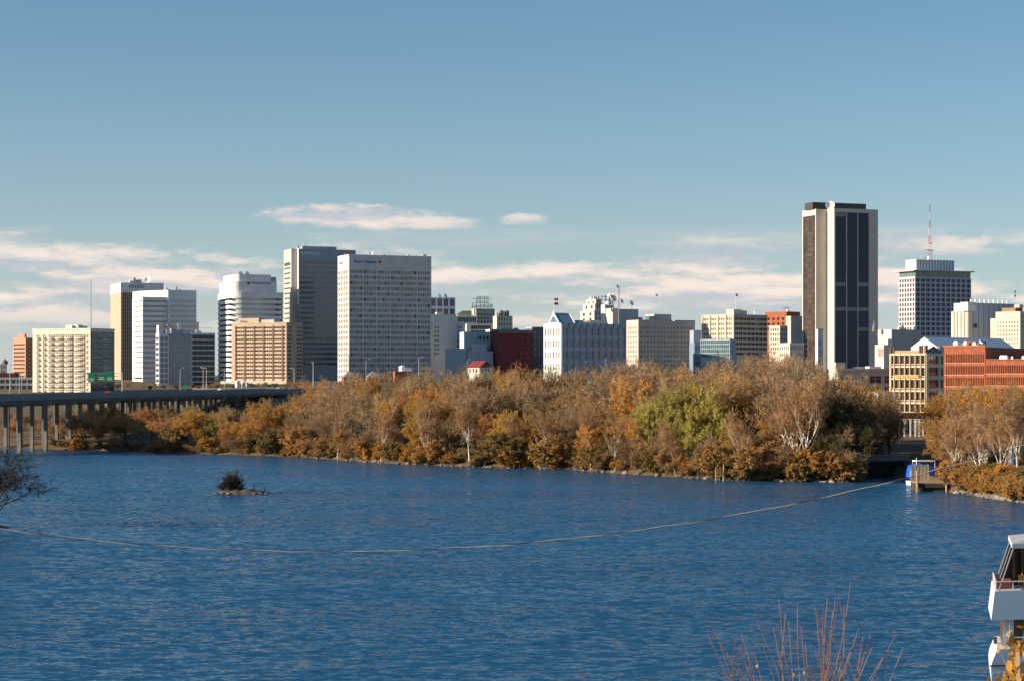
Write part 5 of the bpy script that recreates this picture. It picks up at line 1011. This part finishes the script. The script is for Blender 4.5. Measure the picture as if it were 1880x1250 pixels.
def trestle():
    x0, x1, Y = P(1560, 0, 600).x, P(1740, 0, 600).x, 600; zt = 13.6; st = mat('rusty_black_steel', (.035, .022, .018), .7, .4, .8)
    r = empty('railway_trestle', (x0, Y, 0), 0, 'dark steel railway trestle in front of the loft building', 'bridge'); W_ = x1 - x0
    MB().box(0, W_, -2.5, 2.5, zt - .5, zt).build('deck', st, r); MB().box(0, W_, -2.6, -2.2, zt - 1.9, zt + .2).build('girder', mat('rust_red_steel', (.12, .035, .02), .8, .3), r); MB().box(0, W_, 2.2, 2.6, zt - 1.9, zt + .2).build('girder', st, r)
    for k in range(9):
        x = 1 + k * (W_ - 2) / 8; b = MB()
        for y in (-2.2, 2.2): b.box(x - .28, x + .28, y - .28, y + .28, 2, zt - 1.9)
        b.tube((x, -2.2, 5.5), (x, 2.2, 11), .12, n=4); b.tube((x, 2.2, 5.5), (x, -2.2, 11), .12, n=4); b.build('bent', st, r)
        if k < 8: MB().tube((x, -2.2, 6), (x + (W_ - 2) / 8, -2.2, 11.4), .1, n=4).tube((x + (W_ - 2) / 8, -2.2, 6), (x, -2.2, 11.4), .1, n=4).build('brace', st, r)
    x = P(1644, 0, 585).x
    for i in range(11):
        o = MB().prism([(-.35, -.2), (.35, -.2), (.35, .2), (-.35, .2)], 0, .9, pts2=[(-.22, -.1), (.22, -.1), (.22, .1), (-.22, .1)]).box(-.45, .45, -.25, .25, .9, 1.2).box(-.2, .2, -.12, .12, -5, 0).build('bollard', M_wpaint, None, (x + i * 1.42 + .3 * math.sin(i * 5), 585, HC - (776 - HY) / F * 585)); tag(o, 'small white capped post under the dark railway trestle', 'bollard', 'white posts under the trestle')
trestle()
def dock():
    Y = 424; x0, x1 = P(1686, 0, Y).x, P(1729, 0, Y).x; z = 1.9
    r = empty('dock', (x0, Y, 0), 0, 'small timber dock with upright board screen beside the thicket', 'dock')
    for k in range(14): MB().box(0, x1 - x0 + 1.5, k * .72, k * .72 + .66, z - .15, z + .02 * (k % 3)).build('deck_plank', M_wood, r)
    MB().box(.1, x1 - x0 + 1.2, .05, .3, z - 1.0, z - .155).build('fascia', mat('dark_timber', (.05, .035, .025), .9, .3), r); MB().box(.3, x1 - x0 + 1, .5, 9.5, -1, z - .3).build('crib', mat('dark_timber', (.05, .035, .025), .9, .3), r)
    MB().tube((-.25, -.1, -1.5), (-.25, -.1, HC - (863 - HY) / F * Y), .3, .26, 9).build('pile', M_wood, r); MB().tube((x1 - x0 + 1, -.1, -1.5), (x1 - x0 + 1, -.1, 1.8), .22, n=8).build('pile', M_wood, r)
    for k in range(11): MB().box(0, .30, 0, .12, 1.2, 5.2 + .12 * (k * 7 % 4)).build('screen_board', M_wood, r, (.45 + k * .36, 9.7 + .05 * (k % 2), 0))
    for zz in (2.4, 4.2): MB().box(.3, 4.4, 9.86, 9.98, zz, zz + .18).build('screen_rail', M_wood, r)
dock()
def moored_boat():
    Y = 452; c = P(1691, 885, Y); r = empty('covered_boat', (c.x, Y, 0), R(8), 'moored boat under a bright blue tarpaulin with white canopy frame', 'boat')
    MB().prism([(-3, -1.4), (3.2, -1.4), (3.8, 0), (3.2, 1.4), (-3, 1.4)], -.3, .9, pts2=[(-3.1, -1.55), (3.4, -1.55), (4.2, 0), (3.4, 1.55), (-3.1, 1.55)]).build('hull', M_wpaint, r)
    MB().box(-2.6, 2.9, -1.3, 1.3, .9, 2.2).build('cabin', M_dark, r)
    sec = [(-3.2, 1.2, 1.7, 3.2), (-2.9, 1.7, 1.4, 4.6), (-1.5, 1.75, 1.6, 5.0), (.5, 1.7, 1.8, 4.95), (2.2, 1.6, 2.1, 4.7), (3.0, 1.2, 2.8, 4.2)]; mb = MB(); n = 10
    for x, hw, z0, z1 in sec:
        for k in range(n + 1):
            t = math.pi * k / n; mb.v.append((x, -hw * math.cos(t) * (1 + .05 * math.sin(k * 3 + x * 4)), z0 + (z1 - z0) * math.sin(t) ** .6 + .08 * math.sin(x * 5 + k)))
    for j in range(len(sec) - 1):
        for k in range(n): mb.f.append((j * (n + 1) + k, j * (n + 1) + k + 1, (j + 1) * (n + 1) + k + 1, (j + 1) * (n + 1) + k)); mb.m.append(0)
    mb.f.append(tuple(range(n + 1))); mb.m.append(0); mb.build('tarpaulin', M_blue, r)
    MB().box(-1.6, 2.9, -1.5, 1.5, 5.35, 5.6).build('canopy', M_wpaint, r)
    for x in (-1.5, 2.8):
        for y in (-1.4, 1.4): MB().tube((x, y, 4), (x, y, 5.35), .05, n=5).build('canopy_post', M_wpaint, r)
    MB().tube((-1.6, -1.4, 4), (-1.6, -1.4, 6.3), .07, n=5).build('mast', M_wpaint, r)
moored_boat()
q = P(1856, 836, 446); o = empty('utility_cabinet', (q.x, 446, ground(q.x, 446)), .9, 'white utility cabinet standing in the right bank thicket', 'cabinet'); zc = q.z - ground(q.x, 446)
MB().box(-.75, .75, -.5, .5, 0, zc + 2.9).build('case', M_wpaint, o); MB().box(-.7, -.02, -.53, -.502, zc + .3, zc + 2.6).build('door', M_lgrey, o)

# ---------------------------------------------------------------- cable across the river
def cable():
    Y = 230; pts = []
    for i in range(0, 261):
        px = -250 + i * 9.2; py = 970 + .1419 * px - 1.189e-4 * px * px; p = P(px, py, Y); p.z += .10 * noise.noise((px * .02, 0, 0)) + .06 * noise.noise((px * .06, 3, 0)); pts.append(p)
    r = empty('river_cable', pts[0], 0, 'long sagging twisted cable strung across the river', 'cable'); o = pts[0]
    for s_, m in ((0, mat('cable_light', (.42, .37, .31), .7, .3, .3)), (math.pi, mat('cable_dark', (.05, .045, .045), .7, .3, .3))):
        mb = MB()
        f = lambda i: pts[i] - o + Vector((0, math.cos(i * .33 + s_) * .04, math.sin(i * .33 + s_) * .04))
        for i in range(len(pts) - 1): mb.tube(f(i), f(i + 1), .045, n=6, cap=False)
        mb.build('strand', m, r)
cable()

# ---------------------------------------------------------------- riverboat
def riverboat():
    Y = 150; c = P(1836, 1290, Y); r = empty('riverboat', (c.x, Y, 0), R(13), 'white two deck riverboat with canopied upper deck moored at right', 'boat'); k = Y / F
    z = lambda py: HC - (py - HY) / F * Y
    L_ = 26.; wh = mat('boat_white', (.74, .77, .80), .35, .04, .6)
    hull = MB(); n = 10; sec = []
    for i in range(n + 1):
        t = i / n; zz = -.6 + t * (z(1191) + .6); x0 = -.2 - .55 * math.sin(t * 2.2) + (.9 * (t - .75) * 2 if t > .75 else 0); sec.append((x0, zz))
    for (xa, za), (xb, zb) in zip(sec, sec[1:]):
        hull.quad((xa, 0, za), (L_, 0, za), (L_, 0, zb), (xb, 0, zb)); hull.quad((xa, 7, za), (xa, 0, za), (xb, 0, zb), (xb, 7, zb)); hull.quad((xa, 7, za), (L_, 7, za), (L_, 7, zb), (xb, 7, zb))
    hull.quad((sec[-1][0], 0, sec[-1][1]), (L_, 0, sec[-1][1]), (L_, 7, sec[-1][1]), (sec[-1][0], 7, sec[-1][1])); hull.build('hull', wh, r)
    MB().box(-.85, L_, -.14, -.01, z(1222), z(1219.5)).build('rub_rail', M_dark, r); MB().box(-.6, L_, -.1, -.012, z(1236), z(1234.6)).build('rub_rail', M_steel, r)
    d1 = z(1191)
    MB().box(.25, L_, 1.6, 6.4, d1 + .003, z(1137)).build('cabin', mat('mahogany', (.12, .05, .025), .4, .3, 1), r); MB().box(.8, 1.15, .1, .45, d1 + .003, z(1137)).build('post', wh, r); MB().box(.3, 1.0, 1.45, 1.595, d1 + .003, z(1137)).build('cabin_end_panel', M_lgrey, r)
    MB().box(1.9, 2.9, 1.52, 1.59, d1 + .1, d1 + 2.0).build('cabin_door', mat('door_grey_green', (.10, .14, .14), .4, .1), r); MB().box(3.6, 6.4, 1.53, 1.59, d1 + .9, d1 + 2.0).build('cabin_window', G_dark, r)
    def rail(za, zb, x0, x1, y, nm):
        q = empty_part(nm, r); b = MB().tube((x0, y, zb), (x1, y, zb), .05, n=6).tube((x0, y, zb), (x0, y + 6.6, zb), .05, n=6); b.build('top_rail', wh, q)
        x = x0
        while x < x1: MB().tube((x, y, za), (x, y, zb), .045, n=6).build('stanchion', wh, q); x += 1.42
        for j in range(1, 4): MB().tube((x0, y + j * 2.1, za), (x0, y + j * 2.1, zb), .045, n=6).build('stanchion', wh, q)
    def empty_part(nm, p):
        o = bpy.data.objects.new(nm, None); C.objects.link(o); o.parent = p; return o
    rail(d1, z(1171), .75, L_, .12, 'lower_railing')
    MB().prism([(-.75, -.5), (L_, -.5), (L_, 7.4), (-.75, 7.4)], z(1136), z(1083.5), pts2=[(-.45, -.42), (L_, -.42), (L_, 7.3), (-.45, 7.3)]).build('upper_deck_fascia', wh, r)
    rail(z(1083.5), z(1066.5), -.35, L_, -.3, 'upper_railing')
    MB().box(-.3, 1.0, 1.0, 6.4, z(1083), z(1069)).build('red_locker', mat('locker_red', (.35, .08, .05), .6, .2), r)
    zt = z(1006); MB().prism([(1.0, -.3), (L_, -.3), (L_, 7.2), (1.0, 7.2)], zt, zt + .35, pts2=[(1.0, -.3), (L_, -.3), (L_, 7.2), (1.0, 7.2)]).build('canopy_edge', wh, r)
    MB().prism([(1.05, -.25), (L_, -.25), (L_, 7.15), (1.05, 7.15)], zt + .353, z(987), pts2=[(3.6, 2.5), (L_, 2.5), (L_, 4.5), (3.6, 4.5)]).build('canopy_roof', mat('canopy_grey', (.40, .40, .42), .7, .1), r)
    for j in range(3): MB().tube((-.1, -.2 + j * 3.2, z(1083)), (1.1, -.2 + j * 3.2, zt), .06, n=6).build('canopy_strut', M_steel, r)
    for j in range(8): MB().tube((3.5 + j * 3, -.2, z(1083)), (3.5 + j * 3, -.2, zt), .06, n=6).build('canopy_post', M_steel, r)
    for j in range(6): MB().box(1.2 + j * .7, 1.4 + j * .7, 2.8, 2.9, z(1080), zt - .1).build('rolled_curtain', mat('curtain_brown', (.10, .055, .03), .8, .4, 1), r)
    MB().prism([(-.2, 3.0), (L_, 3.0), (L_, 3.1), (-.2, 3.1)], z(1083), zt, pts2=[(.9, 3.0), (L_, 3.0), (L_, 3.1), (.9, 3.1)]).build('canopy_shade_sheet', mat('canopy_shade_dark', (.02, .018, .016), .8, .3), r)  # dark sheet paints the shaded interior under the canopy
    for j in range(7):
        x = 1.6 + j * 1.5; q = MB().box(0, .5, 0, .5, .42, .47).box(0, .5, .45, .5, .47, .95)
        for a in (0, .44):
            for b in (0, .44): q.box(a, a + .06, b, b + .06, 0, .42)
        q.build('deck_chair', mat('chair_yellow', (.45, .27, .03), .6, .2), r, (x, 1.2 + .4 * (j % 2), z(1083)), j)
    MB().box(3.55, 3.95, -.02, -.005, z(1206), z(1199)).build('hull_port', M_dark, r)
    MB().tube((-.3, 3, sec[-1][1]), (-.3, 3, sec[-1][1] + .5), .15, n=8).build('bollard', M_dark, r)
riverboat()
for o in bpy.data.objects:                   # raked bow: the end of every deck slants back
    q = o
    while q.parent: q = q.parent
    if q.name == 'riverboat' and o.type == 'MESH':
        for v in o.data.vertices: v.co.x += .47 * (v.co.y + o.location.y)

# ---------------------------------------------------------------- shoots and leaves close to the viewpoint
def hillz(x, y): return min(22.9, 23.2 - .205 * y)
def shoots():
    rr = random.Random(3); Y = 14.; bx = P(1480, 0, Y).x; z0 = hillz(bx, Y) - .1
    r = empty('leafless_bush', (bx, Y, z0), 0, 'leafless reddish bush of slender upright shoots in the foreground', 'bush'); m = mat('red_brown_shoots', (.22, .11, .085), .7, .25, 6)
    ends = [(1560, 1068), (1427, 1098), (1467, 1107), (1515, 1098), (1536, 1095), (1392, 1135), (1310, 1150), (1297, 1165), (1356, 1185), (1404, 1180), (1510, 1130), (1440, 1125), (1565, 1172), (1590, 1168), (1602, 1165), (1650, 1165), (1545, 1200), (1480, 1180), (1380, 1195), (1660, 1190), (1530, 1120), (1340, 1200), (1620, 1205), (1418, 1150), (1452, 1140), (1500, 1115), (1548, 1110), (1580, 1140), (1365, 1160), (1475, 1150), (1525, 1165), (1605, 1185), (1325, 1178)]
    for px, py in ends:
        e = P(px, py, Y + rr.uniform(-.5, .5)) - Vector((bx, Y, z0)); s = Vector((e.x * .1 + rr.uniform(-.2, .2), rr.uniform(-.1, .1), 0)); mb = MB(); n = 9; p = s; pts = [s]
        for i in range(1, n + 1):
            t = i / n; q = Vector((s.x + (e.x - s.x) * t ** 2.4, s.y + (e.y - s.y) * t, e.z * t)) + Vector((rr.uniform(-1, 1), rr.uniform(-1, 1), 0)) * .022; pts.append(q)
        for i in range(n): mb.tube(pts[i], pts[i + 1], (.0068 * (1 - .8 * i / n) + .0012), (.0068 * (1 - .8 * (i + 1) / n) + .0012), 5, cap=False)
        for k in range(rr.randint(4, 8)):
            q = pts[rr.randint(3, 8)]; d = Vector((rr.uniform(-.7, .7), rr.uniform(-.3, .3), 1)).normalized() * rr.uniform(.12, .5); mid = q + d * .5 + Vector((rr.uniform(-.03, .03), 0, 0)); mb.tube(q, mid, .0028, .002, 4, cap=False); mb.tube(mid, q + d, .002, .001, 4, cap=False)
            if rr.random() < .6: mb.tube(mid, mid + Vector((rr.uniform(-.6, .6), 0, 1)).normalized() * .15, .0016, .0008, 4, cap=False)
        mb.build('shoot', m, r)
    for px, py in ((1391, 1222), (1458, 1238), (1478, 1234), (1519, 1246)):
        q = P(px, py, Y) - Vector((bx, Y, z0)); MB().lathe(q, [(.002, -.013), (.012, -.006), (.013, .004), (.002, .012)], 8).build('withered_leaf', mat('amber_leaf', (.55, .26, .06), .6, .2, 9), r)
shoots()
def corner_leaves():
    tk, cr = grow_tree(55, h=3.3, leaves=16000, lsize=.05, stems=4, spread=.8)
    Y = 12.; x = P(2003, 0, Y).x; r = empty('yellow_bush', (x, Y, 25 - (1120 - HY) / F * Y - 3.3), 0, 'yellow leaved bush at the near right corner', 'bush'); tk.build('stems', BARK, r); cr.build('foliage', [TW_G, LF['yellow']], r); r.scale = (.6, .6, 1)
corner_leaves()
def slope_trees():
    for i in range(60):
        px = rt.uniform(195, 570); Y = rt.uniform(1010, 1120); x = (px - 940) / F * Y; lim = 25 - (700 - HY) / F * Y
        plant(rt.choice(['bare', 'sparse', 'orange', 'bare_red', 'shrub_olive', 'shrub_rust']), x, Y, max(2.5, rt.uniform(.3, 1.) * (lim - ground(x, Y))), 'small autumn tree on the slope behind the bridge below the left towers', 'young trees behind the bridge', wide=1.3)
slope_trees()
